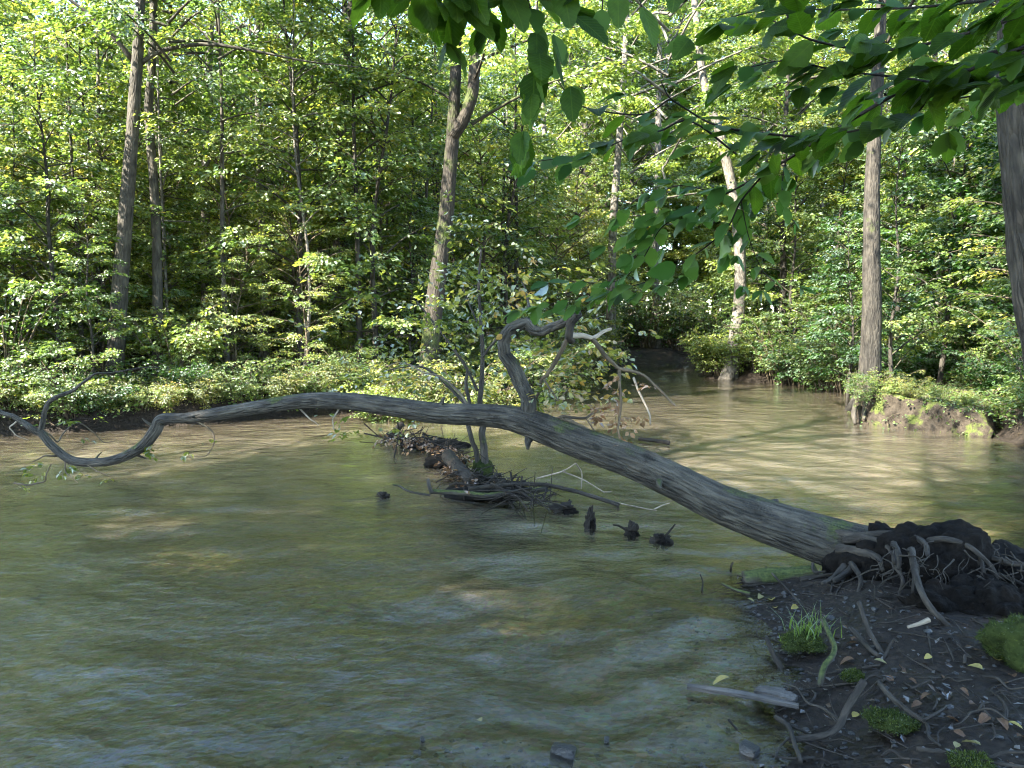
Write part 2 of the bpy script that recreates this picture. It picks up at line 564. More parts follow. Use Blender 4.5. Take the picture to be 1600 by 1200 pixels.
def water_material():
    m, nt, out = new_mat('water')
    g = geom(nt)
    co = g.outputs['Position']
    v1 = mapping(nt, co, (1.0, 1.5, 1), (0, 0, math.radians(24)))
    w1 = noise(nt, v1, 2.6, 3, 0.5, 0.6)
    w2 = noise(nt, mapping(nt, co, (1.0, 1.9, 1), (0, 0, math.radians(18))), 7.0, 5, 0.62, 1.2)
    w3 = noise(nt, mapping(nt, co, (1.0, 1.6, 1), (0, 0, math.radians(30))), 34.0, 2, 0.5, 0.5)
    h = math_n(nt, 'ADD', math_n(nt, 'MULTIPLY', w1, 1.0), math_n(nt, 'ADD', math_n(nt, 'MULTIPLY', w2, 0.36), math_n(nt, 'MULTIPLY', w3, 0.07)))
    b = nd(nt, 'ShaderNodeBump', i_Strength=1.0, i_Distance=0.024)
    nt.links.new(h, b.inputs['Height'])
    fr = nd(nt, 'ShaderNodeFresnel', i_IOR=1.33)
    nt.links.new(b.outputs[0], fr.inputs['Normal'])
    gl = nd(nt, 'ShaderNodeBsdfGlossy', i_Roughness=0.03)
    nt.links.new(b.outputs[0], gl.inputs['Normal'])
    tr = nd(nt, 'ShaderNodeBsdfTransparent')
    tr.inputs[0].default_value = (0.84, 0.83, 0.62, 1)
    df = nd(nt, 'ShaderNodeBsdfDiffuse')
    n4 = noise(nt, mapping(nt, co, (0.6, 1.6, 1), (0, 0, math.radians(15))), 1.4, 6, 0.65, 0.6)
    cc = ramp(nt, n4, [(0.3, (0.075, 0.068, 0.046)), (0.7, (0.24, 0.20, 0.15))])
    nt.links.new(cc, df.inputs[0])
    nt.links.new(b.outputs[0], df.inputs['Normal'])
    tb = attr(nt, 'turbid_lift').outputs['Fac']
    mx = nd(nt, 'ShaderNodeMixShader')
    nt.links.new(tb, mx.inputs[0])
    nt.links.new(tr.outputs[0], mx.inputs[1])
    nt.links.new(df.outputs[0], mx.inputs[2])
    mx2 = nd(nt, 'ShaderNodeMixShader')
    nt.links.new(math_n(nt, 'MINIMUM', math_n(nt, 'MULTIPLY', fr.outputs[0], 2.1), 0.95), mx2.inputs[0])
    nt.links.new(mx.outputs[0], mx2.inputs[1])
    nt.links.new(gl.outputs[0], mx2.inputs[2])
    nt.links.new(mx2.outputs[0], out.inputs[0])
    return m


M['ground'] = ground_material()
M['water'] = water_material()

# ------------------------------------------------------------------ terrain
g2 = lambda px, py: G(px, py)[:2]
SHORE = np.array([
    (-60, 7.0), (-22, 9.5), g2(-330, 700), g2(-120, 688), g2(0, 681), g2(150, 673), g2(300, 663), g2(450, 652), g2(600, 640), g2(700, 625),
    g2(840, 603), g2(960, 578), g2(1005, 568), g2(1100, 566), (13, 32.5), (24, 34), (24, 29), (11, 27), g2(1112, 580),
    g2(1092, 589), g2(1200, 597), g2(1330, 607), g2(1450, 616), g2(1510, 640), g2(1562, 684), g2(1640, 712), (16, 9.0), (60, 10.5), (60, 6.5), (16, 7.4),
    g2(1900, 735), g2(1720, 745), g2(1650, 830), g2(1600, 884), g2(1480, 893), g2(1350, 893), g2(1250, 897), g2(1165, 905), g2(1190, 940), g2(1212, 985),
    g2(1216, 1040), g2(1222, 1090), g2(1236, 1130), g2(1215, 1190), g2(1000, 1235), g2(700, 1225), g2(400, 1300), (-2.4, 1.6), (-8, 0.8), (-22, -1), (-60, -3)])
ISLE = np.array([g2(1332, 655), g2(1352, 664), g2(1400, 668), g2(1460, 674), g2(1515, 683), g2(1556, 686), g2(1572, 676), g2(1566, 660), g2(1500, 642), g2(1430, 634), g2(1350, 636)])


def signed_dist(X, Y, poly):
    """negative inside the polygon"""
    pts = np.stack([X, Y], -1)
    d2 = np.full(X.shape, 1e9)
    inside = np.zeros(X.shape, bool)
    n = len(poly)
    for i in range(n):
        a, b = poly[i], poly[(i + 1) % n]
        ab = b - a
        t = np.clip(((pts - a) @ ab) / (ab @ ab + 1e-12), 0, 1)
        q = a + t[..., None] * ab
        d2 = np.minimum(d2, ((pts - q) ** 2).sum(-1))
        c = ((a[1] > Y) != (b[1] > Y)) & (X < (b[0] - a[0]) * (Y - a[1]) / (b[1] - a[1] + 1e-12) + a[0])
        inside ^= c
    d = np.sqrt(d2)
    return np.where(inside, -d, d)


def sstep(a, b, x):
    t = np.clip((x - a) / (b - a), 0, 1)
    return t * t * (3 - 2 * t)


def wobble(X, Y, seed, scales=(0.35, 0.9, 2.1, 4.7, 9.0), amp=0.6):
    rg = np.random.default_rng(seed)
    out = np.zeros_like(X)
    a = 1.0
    for s in scales:
        for k in range(3):
            th = rg.uniform(0, 6.28)
            out += a * np.sin(s * (X * math.cos(th) + Y * math.sin(th)) * rg.uniform(0.8, 1.3) + rg.uniform(0, 6.28) + 0.8 * np.sin(s * 0.7 * Y + rg.uniform(0, 6)))
        a *= amp
    return out / 4.0


def height(X, Y):
    sd = signed_dist(X, Y, SHORE) + 0.10 * wobble(X, Y, 5, (1.3, 3.1, 7.0))
    near = sstep(7.5, 6.0, Y) * sstep(-14, -9, X)           # the camera's own muddy bank
    bh = 0.42 * (1 - near) + 0.15 * near
    bw = 0.45 * (1 - near) + 0.7 * near
    land = bh * sstep(0, 1, sd / bw) + np.clip(sd, 0, 60) * (0.035 * (1 - near) + 0.03 * near) + (0.10 * (1 - near) + 0.035 * near) * wobble(X, Y, 9) * sstep(0, 1.0, sd)
    land = np.minimum(land, 2.6)
    w = -sd
    wat = -(0.05 * sstep(0, 0.25, w) + 0.32 * sstep(0.1, 2.4, w)) + 0.03 * wobble(X, Y, 3) * sstep(0.1, 0.8, w)
    return np.where(sd > 0, land + 0.004, wat)


def axis(lo, hi, f0, f1, fine, grow=1.18):
    a = list(np.arange(f0, f1, fine))
    s = fine
    x = a[-1]
    while x < hi:
        s *= grow
        x += s
        a.append(x)
    s = fine
    x = a[0]
    pre = []
    while x > lo:
        s *= grow
        x -= s
        pre.append(x)
    return np.array(pre[::-1] + a)


gx = axis(-320, 320, -10.5, 10.5, 0.09)
gy = axis(-120, 320, 1.4, 15.5, 0.09)
GX, GY = np.meshgrid(gx, gy)
GZ = height(GX, GY)
nx, ny = len(gx), len(gy)
idx = np.arange(nx * ny).reshape(ny, nx)
quads = np.stack([idx[:-1, :-1], idx[:-1, 1:], idx[1:, 1:], idx[1:, :-1]], -1).reshape(-1, 4)
link('ground', mesh_np('ground', np.stack([GX, GY, GZ], -1).reshape(-1, 3), [quads], [M['ground']], smooth=True), kind='structure',
     label='river bed of sand and gravel with muddy wooded banks')


def ground_z(x, y):
    return float(height(np.array([[x]]), np.array([[y]]))[0, 0])


# island of earth in the stream
ix = np.arange(5.2, 9.6, 0.035)
iy = np.arange(10.0, 15.6, 0.035)
IX, IY = np.meshgrid(ix, iy)
isd = -(signed_dist(IX, IY, ISLE) + 0.05 * wobble(IX, IY, 21, (3, 7, 15)))


def isle_h(X, Y, s):
    top = 0.40 + 0.10 * wobble(X, Y, 31, (1.4, 3.3, 7, 15, 31), 0.7) + 0.10 * np.exp(-((X - 6.0) ** 2 + (Y - 12.2) ** 2) / 0.3)
    return -0.3 + (top + 0.3) * sstep(-0.06, 0.16, s) ** 0.8 + 0.05 * wobble(X, Y, 77, (9, 19, 37), 0.8) * sstep(0, 0.1, s)


IZ = isle_h(IX, IY, isd)
keep = isd > -0.2
ii = np.arange(IX.size).reshape(IX.shape)
iq = np.stack([ii[:-1, :-1], ii[:-1, 1:], ii[1:, 1:], ii[1:, :-1]], -1).reshape(-1, 4)
iq = iq[keep.ravel()[iq].all(1)]
link('island', mesh_np('island', np.stack([IX + 0.06 * wobble(IX, IZ * 5, 4, (5, 11, 23)), IY, IZ], -1).reshape(-1, 3), [iq], [M['soil_bank']], smooth=True), kind='structure',
     label='sunlit mossy earth islet in the stream')

# water
wx = axis(-62, 62, -4.6, 4.6, 0.026, 1.12)
wy = axis(-6, 62, 2.3, 7.2, 0.024, 1.09)
WX, WY = np.meshgrid(wx, wy)
bedz = height(WX, WY)
depth = np.clip(-bedz, 0, 1)
rgw = np.random.default_rng(404)
WZ = np.zeros_like(WX)
jx = 0.16 * wobble(WX, WY, 51, (0.9, 1.9, 3.7))
jy = 0.16 * wobble(WX, WY, 52, (0.9, 1.9, 3.7))
for k in range(34):                                       # wind and current ripples
    lam = 0.11 * (9.0 ** rgw.uniform(0, 1))
    th = math.radians(66) + rgw.normal(0, 0.55)
    ph_ = rgw.uniform(0, 6.28)
    env = 0.5 + 0.5 * np.sin(WX * rgw.uniform(.4, 1.6) + WY * rgw.uniform(-1.4, 1.4) + rgw.uniform(0, 6.28))
    res = sstep(60.0, 12.0, WY / lam)                     # ripples too fine for the far mesh are left to the material
    WZ += env * res * 0.0056 * lam * np.sin(2 * np.pi / lam * ((WX + jx) * math.cos(th) + (WY + jy) * math.sin(th)) + ph_)
# standing ripples trailing off the near bank
ux = (WX * 0.80 + WY * 0.60)
uy = (-WX * 0.60 + WY * 0.80)
zone = np.exp(-(((WX - 0.75) / 1.3) ** 2 + ((WY - 3.6) / 0.8) ** 2))
WZ = WZ + zone * 0.010 * np.sin(uy * 19 + 2.2 * wobble(WX, WY, 8, (1.5, 3.0))) * (0.6 + 0.4 * np.sin(ux * 2.3 + 1))
turbid_lift = 0.09 + 0.16 * sstep(0.05, 0.4, depth) - 0.06 * sstep(0.14, 0.0, depth) + 0.40 * sstep(5.5, 9.5, WY)  # murk by depth, plus far paleness added to brighten the sun patches
wi = np.arange(WX.size).reshape(WX.shape)
wq = np.stack([wi[:-1, :-1], wi[:-1, 1:], wi[1:, 1:], wi[1:, :-1]], -1).reshape(-1, 4)
wet = (bedz < 0.06).ravel()
wq = wq[wet[wq].any(1)]
link('water', mesh_np('water', np.stack([WX, WY, WZ], -1).reshape(-1, 3), [wq], [M['water']], smooth=True, attrs={'turbid_lift': ('FLOAT', turbid_lift.ravel())}),
     kind='structure', label='shallow murky stream water with ripples')

# ------------------------------------------------------------------ tree builders
UP = np.array([0, 0, 1.0])


def limb_crown(rg, z0, z1, nl, rmax, spl, M_, leaf, tint0, tint1, shape='round', droop=0.22, tilt=0.5, spray=(0.5, 0.95), wood=None, axis_fn=None, keep_fn=None, start=0.3, rise=0.35):
    """limbs round a vertical axis with sprays; returns Leaves, adds limbs to the Tubes 'wood'"""
    Lv = Leaves()
    ax = axis_fn or (lambda z: np.array([0, 0, z]))
    for i in range(nl):
        u = (i + rg.uniform(0, 1)) / nl
        z = z0 + (z1 - z0) * u
        if shape == 'round':
            r = rmax * (0.35 + 0.65 * math.sin(math.pi * min(1, 0.18 + 0.80 * u)))
        elif shape == 'cone':
            r = rmax * (1.05 - 0.8 * u)
        else:
            r = rmax * (0.75 + 0.25 * math.sin(3 * u))
        r *= rg.uniform(0.65, 1.2)
        az = i * 2.39996 + rg.normal(0, 0.35)
        h = np.array([math.cos(az), math.sin(az), 0])
        o = ax(z)
        e = rise + rg.normal(0, 0.2) + 0.4 * u
        sdv = np.array([-h[1], h[0], 0]) * rg.normal(0, 0.18) * r
        p = catmull([o, o + h * r * .35 + UP * r * e * .45 + sdv * .3, o + h * r * .7 + UP * r * e * .75 + sdv, o + h * r + UP * r * e * .85 + sdv], 9)
        if wood is not None:
            wood.add(p, np.linspace(0.012 + 0.011 * r, 0.004, 9), sides=4, cap=False)
        n = max(2, int(spl * (0.5 + 0.5 * r / rmax)))
        t = rg.uniform(start, 1.0, n) ** 0.8
        k = np.clip((t * 8).astype(int), 0, 7)
        fr = (t * 8 - k)[:, None]
        so = p[k] * (1 - fr) + p[k + 1] * fr
        ang = rg.uniform(-1.3, 1.3, n) * (1.1 - 0.6 * t)
        lh = unit(p[-1] - p[0]) * np.array([1, 1, 0])
        lh = lh / (np.linalg.norm(lh) + 1e-9)
        dr = np.stack([lh[0] * np.cos(ang) - lh[1] * np.sin(ang), lh[0] * np.sin(ang) + lh[1] * np.cos(ang), rg.normal(0.12, 0.22, n)], -1)
        Ls = rg.uniform(spray[0], spray[1], n)
        if keep_fn is not None:
            kk = keep_fn(so + dr * Ls[:, None] * 0.5)
            so, dr, Ls = so[kk], dr[kk], Ls[kk]
        if len(so):
            Lv.sprays(so, dr, Ls, M_, rg, leaf=leaf, droop=droop, tilt=tilt, tint=np.clip(rg.uniform(tint0, tint1, len(so)) + rg.normal(0, .08), 0, 1))
    return Lv


def make_tree(name, label, cat, trunk_me, crown_me, loc, rz=0.0, sc=1.0, group=None, crown_loc=None, crown_rz=None, sz=None):
    e = link(name, None, None, loc, label, cat, group)
    e.rotation_euler = (0, 0, rz)
    e.scale = (sc, sc, sz or sc)
    link('trunk', trunk_me, e)
    if crown_me is not None:
        c = link('crown', crown_me, e)
        if crown_loc is not None:
            c.location = crown_loc
        if crown_rz is not None:
            c.rotation_euler = (0, 0, crown_rz)
    return e


# tall crowns, sitting on a trunk whose foot is at the origin
TALL = []
for k in range(4):
    rg = np.random.default_rng(100 + k)
    wood = Tubes()
    Lv = limb_crown(rg, 5.2, 17.5, 34, 3.4, 24, 26, 0.115, 0.15, 0.65, wood=wood, tilt=0.6)
    me = Lv.mesh('tall_crown', M['leaf_green' if k % 2 else 'leaf_lime'], M['twig'])
    TALL.append((me, wood))
# saplings: leafy from the ground
SAP = []
for k in range(6):
    rg = np.random.default_rng(200 + k)
    hgt = [6.5, 7.5, 5.5, 8.0, 4.6, 6.0][k]
    wood = Tubes()
    bend = rg.normal(0, 0.35, 2)
    pts = [np.array([bend[0] * (z / hgt) ** 2 + 0.06 * math.sin(z * 1.3 + k), bend[1] * (z / hgt) ** 2 + 0.05 * math.cos(z * 1.7 + k), z]) for z in np.linspace(-0.1, hgt, 12)]
    wood.add(pts, np.linspace(0.035 + 0.004 * hgt, 0.006, 12), sides=7, rough=0.08, seed=k)
    axf = lambda z, pts=pts, hgt=hgt: np.array([np.interp(z, [p[2] for p in pts], [p[0] for p in pts]), np.interp(z, [p[2] for p in pts], [p[1] for p in pts]), z])
    Lv = limb_crown(rg, 0.7, hgt * 0.98, 38, 1.45, 9, 26, [.085, .11, .075, .105, .085, .12][k], 0.1, 0.75, shape='cone' if k % 2 else 'col', wood=wood, axis_fn=axf, spray=(0.35, 0.75), tilt=0.65, start=0.25)
    SAP.append((Lv.mesh('sapling_crown', M[['leaf_lime', 'leaf_green', 'leaf_lime', 'leaf_green', 'leaf_olive', 'leaf_deep'][k]], M['twig']),
                wood.mesh('sapling_stem', M['bark_grey' if k % 2 else 'twig'])))
# shrubs
SHRUB = []
for k in range(5):
    rg = np.random.default_rng(300 + k)
    hgt = [1.5, 2.1, 1.2, 1.8, 2.4][k]
    Lv = Leaves()
    wood = Tubes()
    for i in range(20):
        az = rg.uniform(0, 6.28)
        lean = rg.uniform(0.15, 0.8)
        ln = hgt * rg.uniform(0.6, 1.1)
        h = np.array([math.cos(az), math.sin(az), 0])
        base = h * rg.uniform(0, 0.2)
        p = catmull([base - UP * 0.1, base + h * ln * lean * .3 + UP * ln * .5, base + h * ln * lean * .75 + UP * ln * .85, base + h * ln * lean * 1.1 + UP * ln * .95], 8)
        wood.add(p, np.linspace(0.014, 0.004, 8), sides=4, cap=False)
        n = 10
        t = rg.uniform(0.15, 1.0, n)
        kx = np.clip((t * 7).astype(int), 0, 6)
        so = p[kx] + (p[kx + 1] - p[kx]) * (t * 7 - kx)[:, None]
        ang = rg.uniform(0, 6.28, n)
        dr = np.stack([np.cos(ang) + h[0] * .7, np.sin(ang) + h[1] * .7, rg.normal(0.1, 0.3, n)], -1)
        Lv.sprays(so, dr, rg.uniform(0.22, 0.5, n), 17, rg, leaf=0.078, tilt=0.65, tint=rg.uniform(0.1, 0.7, n))
    SHRUB.append((Lv.mesh('shrub_foliage', M[['leaf_lime', 'leaf_green', 'leaf_deep', 'leaf_olive', 'leaf_green'][k]], M['twig'], rich=True),
                  wood.mesh('shrub_stems', M['twig'])))

for k in range(2):
    rg = np.random.default_rng(130 + k)
    wood = Tubes()
    Lv = limb_crown(rg, 5.0, 10.5, 22, 2.0, 14, 22, 0.105, 0.2, 0.7, wood=wood, tilt=0.6)
    TALL.append((Lv.mesh('slim_crown', M['leaf_lime' if k else 'leaf_green'], M['twig']), wood))
TALL_ME = [t[0] for t in TALL]
BGC = []
for k in range(4):
    rg = np.random.default_rng(150 + k)
    wood = Tubes()
    Lv = limb_crown(rg, 1.8, 17.0, 54, 2.9, 20, 24, 0.15, 0.15, 0.7, wood=wood, tilt=0.7, spray=(0.6, 1.1))
    BGC.append((Lv.mesh('wood_crown', M[['leaf_lime', 'leaf_green', 'leaf_lime', 'leaf_green'][k]], M['twig']), wood))


def tall_trunk(ctrl, r0, r1, mat, wood=None, seed=0, sides=14, flare=(0.7, 0.25, 5), forks=()):
    """ctrl: list of points relative to foot"""
    T = Tubes()
    n = 34
    p = catmull(ctrl, n)
    s = np.linspace(0, 1, n)
    T.add(p, r0 + (r1 - r0) * s ** 0.9, sides=sides, rough=0.10, seed=seed, flare=flare)
    for pts, a, b in forks:
        T.curve(pts, a, b, n=14, sides=9, rough=0.08, seed=seed + 5)
    if wood is not None:
        o = np.zeros(3)
        off = p[-1] * np.array([1, 1, 0])
        for V, q, t, b in zip(wood.V, wood.Q, wood.T, wood.B):
            n0 = V.shape[0]
            T.V.append(V + off)
            T.B.append(b)
            T.Q.append(q - q.min() + T.n)
            T.T.append(t)
            T.n += n0
    return T.mesh('trunk', mat), p[-1]


def named_tree(name, label, pix, Y, wpx, mat, variant, foot=None, top=17.0, seed=0, group=None, forks_px=(), crown=True, flare=(0.7, 0.25, 5), crz=0.0):
    """pix: (px,py) control points from foot to frame top, all at depth Y; the trunk goes on above the frame"""
    pts = [P(px, py, Y) for px, py in pix]
    f = pts[0].copy()
    gz = ground_z(f[0], f[1]) if foot is None else foot
    f[2] = gz - 0.12
    pts[0] = f
    d = pts[-1] - pts[-2]
    d = d / np.linalg.norm(d)
    tp = pts[-1].copy()
    last = tp + d * 3 + np.array([0, 0, 0.0])
    pts += [last, np.array([last[0] + d[0] * 2, last[1], max(top, last[2] + 3)])]
    ctrl = [p - f for p in pts]
    r0 = wpx * Y / F_PX / 2
    forks = []
    for fp, a, b in forks_px:
        fpts = [P(x, y, Y + dy) - f for x, y, dy in fp]
        forks.append((fpts, a * Y / F_PX / 2, b * Y / F_PX / 2))
    tme, tip = tall_trunk(ctrl, r0 * 1.06, 0.05, mat, TALL[variant][1] if crown else None, seed=seed, forks=forks, flare=flare)
    return make_tree(name, label, 'tree', tme, TALL_ME[variant] if crown else None, f, group=group, crown_loc=(tip[0], tip[1], 0))


# ------------------------------------------------------------------ the trees whose trunks stand out
named_tree('alder_tree', 'stoutest dark trunk of its pair, forked boughs high up, on leafy bank', [(176, 590), (184, 500), (193, 380), (205, 230), (214, 100), (219, 0)], 13.2, 27, M['bark_dark'], 4, top=11.0, seed=1,
           forks_px=[([(208, 95, 0), (170, 50, -.2), (110, 0, -.4), (20, -60, -.6)], 8, 3), ([(214, 105, 0), (250, 80, .1), (320, 69, .2), (400, 80, .3), (480, 96, .4), (560, 105, .5)], 8, 2)])
named_tree('alder_tree', 'dark slim trunk close beside the stoutest dark forked trunk', [(243, 560), (246, 430), (240, 280), (232, 180), (238, 90), (240, 0)], 13.9, 15, M['bark_dark'], 4, top=11.0, seed=2)
named_tree('birch_tree', 'pale whitish slender trunk standing straight among green saplings', [(323, 560), (322, 440), (321, 330), (324, 180), (327, 80), (331, 0)], 18.5, 16, M['bark_pale'], 5, top=11.0, seed=3)
named_tree('alder_tree', 'thin pale blotched trunk ending in low leaves near the bank', [(413, 560), (413, 480), (410, 380), (405, 250), (403, 100), (402, 0)], 17.5, 13, M['bark_pale'], 4, top=11.0, seed=4)
named_tree('alder_tree', 'brownish thin trunk half hidden behind yellow green leaves', [(172, 560), (170, 400), (168, 250), (170, 100), (172, 0)], 19.5, 15, M['bark_grey'], 5, top=11.0, seed=14)
named_tree('alder_tree', 'dark bare trunk paired with a paler thin one', [(524, 560), (526, 400), (528, 250), (540, 120), (548, 0)], 17.0, 13, M['bark_dark'], 4, top=11.0, seed=5)
named_tree('alder_tree', 'pale brown thin trunk leaning against the dark bare trunk', [(533, 560), (536, 400), (541, 250), (542, 120), (538, 0)], 18.5, 12, M['bark_grey'], 5, top=11.0, seed=6)
named_tree('oak_tree', 'thick mossy trunk with a broken forked bough, sun patch halfway up', [(664, 625), (672, 540), (683, 440), (696, 340), (705, 240), (711, 130), (716, 0)], 14.3, 32, M['bark_mossy'], 0, seed=7,
           forks_px=[([(706, 215, 0), (722, 190, -.1), (737, 150, -.15), (741, 110, -.15), (742, 66, -.15)], 20, 17)])
named_tree('birch_tree', 'white dappled trunk far back among pale sunlit foliage', [(955, 560), (955, 450), (958, 350), (966, 240), (975, 110), (980, 0)], 27, 15, M['bark_pale'], 1, seed=8)
named_tree('birch_tree', 'faint pale trunk deep in the sunlit wood', [(1025, 560), (1025, 400), (1028, 250), (1030, 100), (1034, 0)], 33, 12, M['bark_pale'], 3, seed=9)
named_tree('alder_tree', 'sunlit trunk rising from the yellow green bush at the stream bend', [(1138, 580), (1150, 520), (1157, 440), (1150, 330), (1128, 220), (1100, 130), (1085, 0)], 22.0, 22, M['bark_pale'], 2, seed=10)
isle_tree = named_tree('oak_tree', 'grey trunk rooted on the sunlit islet in the stream', [(1352, 640), (1360, 560), (1362, 450), (1362, 350), (1364, 250), (1372, 100), (1378, 0)], 13.15, 33, M['bark_grey'], 3, foot=0.25, seed=11, flare=(1.1, 0.3, 5))
named_tree('oak_tree', 'large furrowed trunk leaning in beside the uprooted stump', [(1735, 780), (1668, 540), (1636, 380), (1612, 250), (1597, 120), (1588, 0)], 6.6, 138, M['bark_furrow'], 0, seed=12, flare=(0.4, 0.4, 6))

rg = np.random.default_rng(67)
tl = np.array(isle_tree.location)
for pix in ([(1358, 610, 13.1), (1340, 628, 12.9), (1334, 645, 12.6), (1336, 662, 12.45)], [(1362, 615, 13.0), (1372, 632, 12.7), (1368, 650, 12.45), (1375, 668, 12.3)], [(1366, 612, 13.0), (1400, 625, 12.7), (1440, 640, 12.4), (1475, 655, 12.0), (1500, 676, 11.75)],
            [(1370, 616, 13.1), (1420, 618, 12.9), (1480, 632, 12.5), (1530, 648, 12.0), (1555, 668, 11.7)], [(1356, 614, 13.05), (1352, 636, 12.7), (1350, 655, 12.45)]):
    T = Tubes()
    T.curve([P(*q) - tl for q in pix], .07, .025, n=24, sides=8, rough=.2, seed=int(pix[-1][0]))
    link('root', T.mesh('root', M['bark_grey']), isle_tree)

# background trees: copies of four leafy trees
def bg_proto(k):
    rg = np.random.default_rng(500 + k)
    ctrl = [np.array([0, 0, -0.2]), np.array([rg.normal(0, .15), rg.normal(0, .15), 3]), np.array([rg.normal(0, .3), rg.normal(0, .3), 7]), np.array([0, 0, 12.0]), np.array([0, 0, 17.0])]
    me, tip = tall_trunk(ctrl, 0.17, 0.03, M[['bark_grey', 'bark_dark', 'bark_pale', 'bark_grey'][k]], BGC[k][1], seed=50 + k, sides=9)
    return me


BGT = [bg_proto(k) for k in range(4)]
rgb = np.random.default_rng(7)
placed = []


def free(x, y, r):
    return all((x - a) ** 2 + (y - b) ** 2 > r * r for a, b in placed)


def on_land(x, y, margin):
    s = signed_dist(np.array([[x]]), np.array([[y]]), SHORE)[0, 0]
    return s > margin


cnt = 0
for tries in range(4000):
    y = rgb.uniform(15.5, 58)
    x = rgb.uniform(-0.85 * y - 3, 0.85 * y + 3)
    if not on_land(x, y, 1.2) or not free(x, y, 1.4 + 0.045 * y):
        continue
    placed.append((x, y))
    k = int(rgb.integers(0, 4))
    s = rgb.uniform(0.75, 1.2)
    if -0.62 < x / y < 0.02:                       # the wood is lower and more open here: sky shows above it
        s = min(s, (0.32 * y + 1.5 + rgb.normal(0, .9)) / 17.5)
    make_tree('woodland_tree', ['grey-barked tree with lime green crown in the wood beyond the stream', 'dark-barked tree with mid green crown in the wood beyond the stream', 'pale-barked tree with lime green crown in the wood beyond the stream', 'grey-barked tree with mid green crown in the wood beyond the stream'][k], 'tree', BGT[k], BGC[k][0], (x, y, ground_z(x, y)), rgb.uniform(0, 6.28), s * rgb.uniform(0.85, 1.0), ['grey-barked lime trees', 'dark-barked trees', 'pale-barked trees', 'grey-barked green trees'][k] + ' of the wood beyond the stream', sz=s)
    cnt += 1
    if cnt >= 95:
        break

# chosen shrubs: over the right bank, the yellow bush at the bend, small growth on the islet
def put_shrub(label, px, py, Y, k, sc_, z=None, group=None, cat='shrub'):
    p = P(px, py, Y)
    e = link('shrub', None, None, (p[0], p[1], ground_z(p[0], p[1]) if z is None else z), label, cat, group)
    e.rotation_euler = (0, 0, px * 1.7)
    e.scale = (sc_, sc_, sc_ * 0.9)
    link('foliage', SHRUB[k][0], e)
    link('stem', SHRUB[k][1], e)


for px, Y, k, sc_ in [(1185, 21.5, 1, 1.0), (1215, 20.6, 4, .9), (1250, 20.0, 2, 1.1), (1290, 18.6, 1, .95), (1320, 18.0, 4, 1.0), (1395, 17.6, 2, 1.2), (1440, 17.0, 2, 1.2), (1490, 16.6, 2, 1.1), (1545, 15.6, 2, 1.0), (1590, 15.2, 2, 1.1), (1640, 15.0, 2, 1.2)]:
    put_shrub(['', 'mid green shrub crowding the bank between bend and islet', 'deep green shrub on the dark bank behind the islet', '', 'tall shrub trailing over the bank between bend and islet'][k], px, 590, Y, k, sc_, None, 'shrubs of the far right bank, kind %d' % k)
for px, Y, sc_ in [(1105, 22.6, .8), (1128, 22.3, .95), (1150, 22.0, .8)]:
    put_shrub('sunlit yellow green bush at the foot of the bend trunk', px, 590, Y, 0, sc_, .15, 'yellow green bushes at the bend')
for px, py, Y, k, sc_ in [(1395, 640, 12.5, 0, .30), (1425, 645, 12.2, 3, .28), (1340, 645, 12.4, 1, .30), (1470, 645, 12.0, 1, .20), (1510, 650, 11.8, 0, .16), (1380, 640, 12.9, 3, .34)]:
    put_shrub(['yellow green seedling on the islet', 'mid green seedling on the islet', '', 'olive seedling on the islet'][k], px, py, Y, k, sc_, .34, 'islet seedlings, kind %d' % k, 'seedling')

for i_, (px, Y) in enumerate([(950, 32.5), (985, 33.5), (1010, 32.6), (1035, 33.4), (1060, 33.0), (1085, 33.8), (1110, 33.2), (1000, 36), (1050, 36.5), (1090, 36)]):
    put_shrub('deep green shrub closing off the bend of the stream', px, 560, Y, 2 if i_ % 2 else 4, 1.35, None, 'shrubs closing the bend')

# thin pole-like young trees
POLE = []
for k in range(3):
    rg = np.random.default_rng(170 + k)
    wood = Tubes()
    Lv = limb_crown(rg, 3.2, 9.0, 18, 1.1, 9, 20, 0.10, 0.25, 0.75, wood=wood, tilt=0.65, spray=(.4, .8))
    me_, tip_ = tall_trunk([np.array([0, 0, -.2]), np.array([rg.normal(0, .08), 0, 2.5]), np.array([rg.normal(0, .15), .05, 5.5]), np.array([0, 0, 8.8])], .05 + .012 * k, .015, M[['bark_pale', 'bark_dark', 'bark_grey'][k]], wood, seed=k, sides=8, flare=None)
    POLE.append((me_, Lv.mesh('pole_crown', M['leaf_lime' if k else 'leaf_green'], M['twig'])))
pc = 0
pp_ = []
for tries in range(3000):
    y = rgb.uniform(13.5, 24)
    x = rgb.uniform(-0.75 * y, 0.75 * y)
    if not on_land(x, y, .8) or not all((x - a) ** 2 + (y - b) ** 2 > .9 ** 2 for a, b in pp_):
        continue
    pp_.append((x, y))
    k = pc % 3
    make_tree('pole_tree', ['pole-thin pale young tree in the wood beyond the stream', 'pole-thin dark young tree in the wood beyond the stream', 'pole-thin grey young tree in the wood beyond the stream'][k], 'tree', POLE[k][0], POLE[k][1], (x, y, ground_z(x, y)), rgb.uniform(0, 6.28), rgb.uniform(.75, 1.15), ['pale', 'dark', 'grey'][k] + ' pole trees')
    pc += 1
    if pc >= 45:
        break

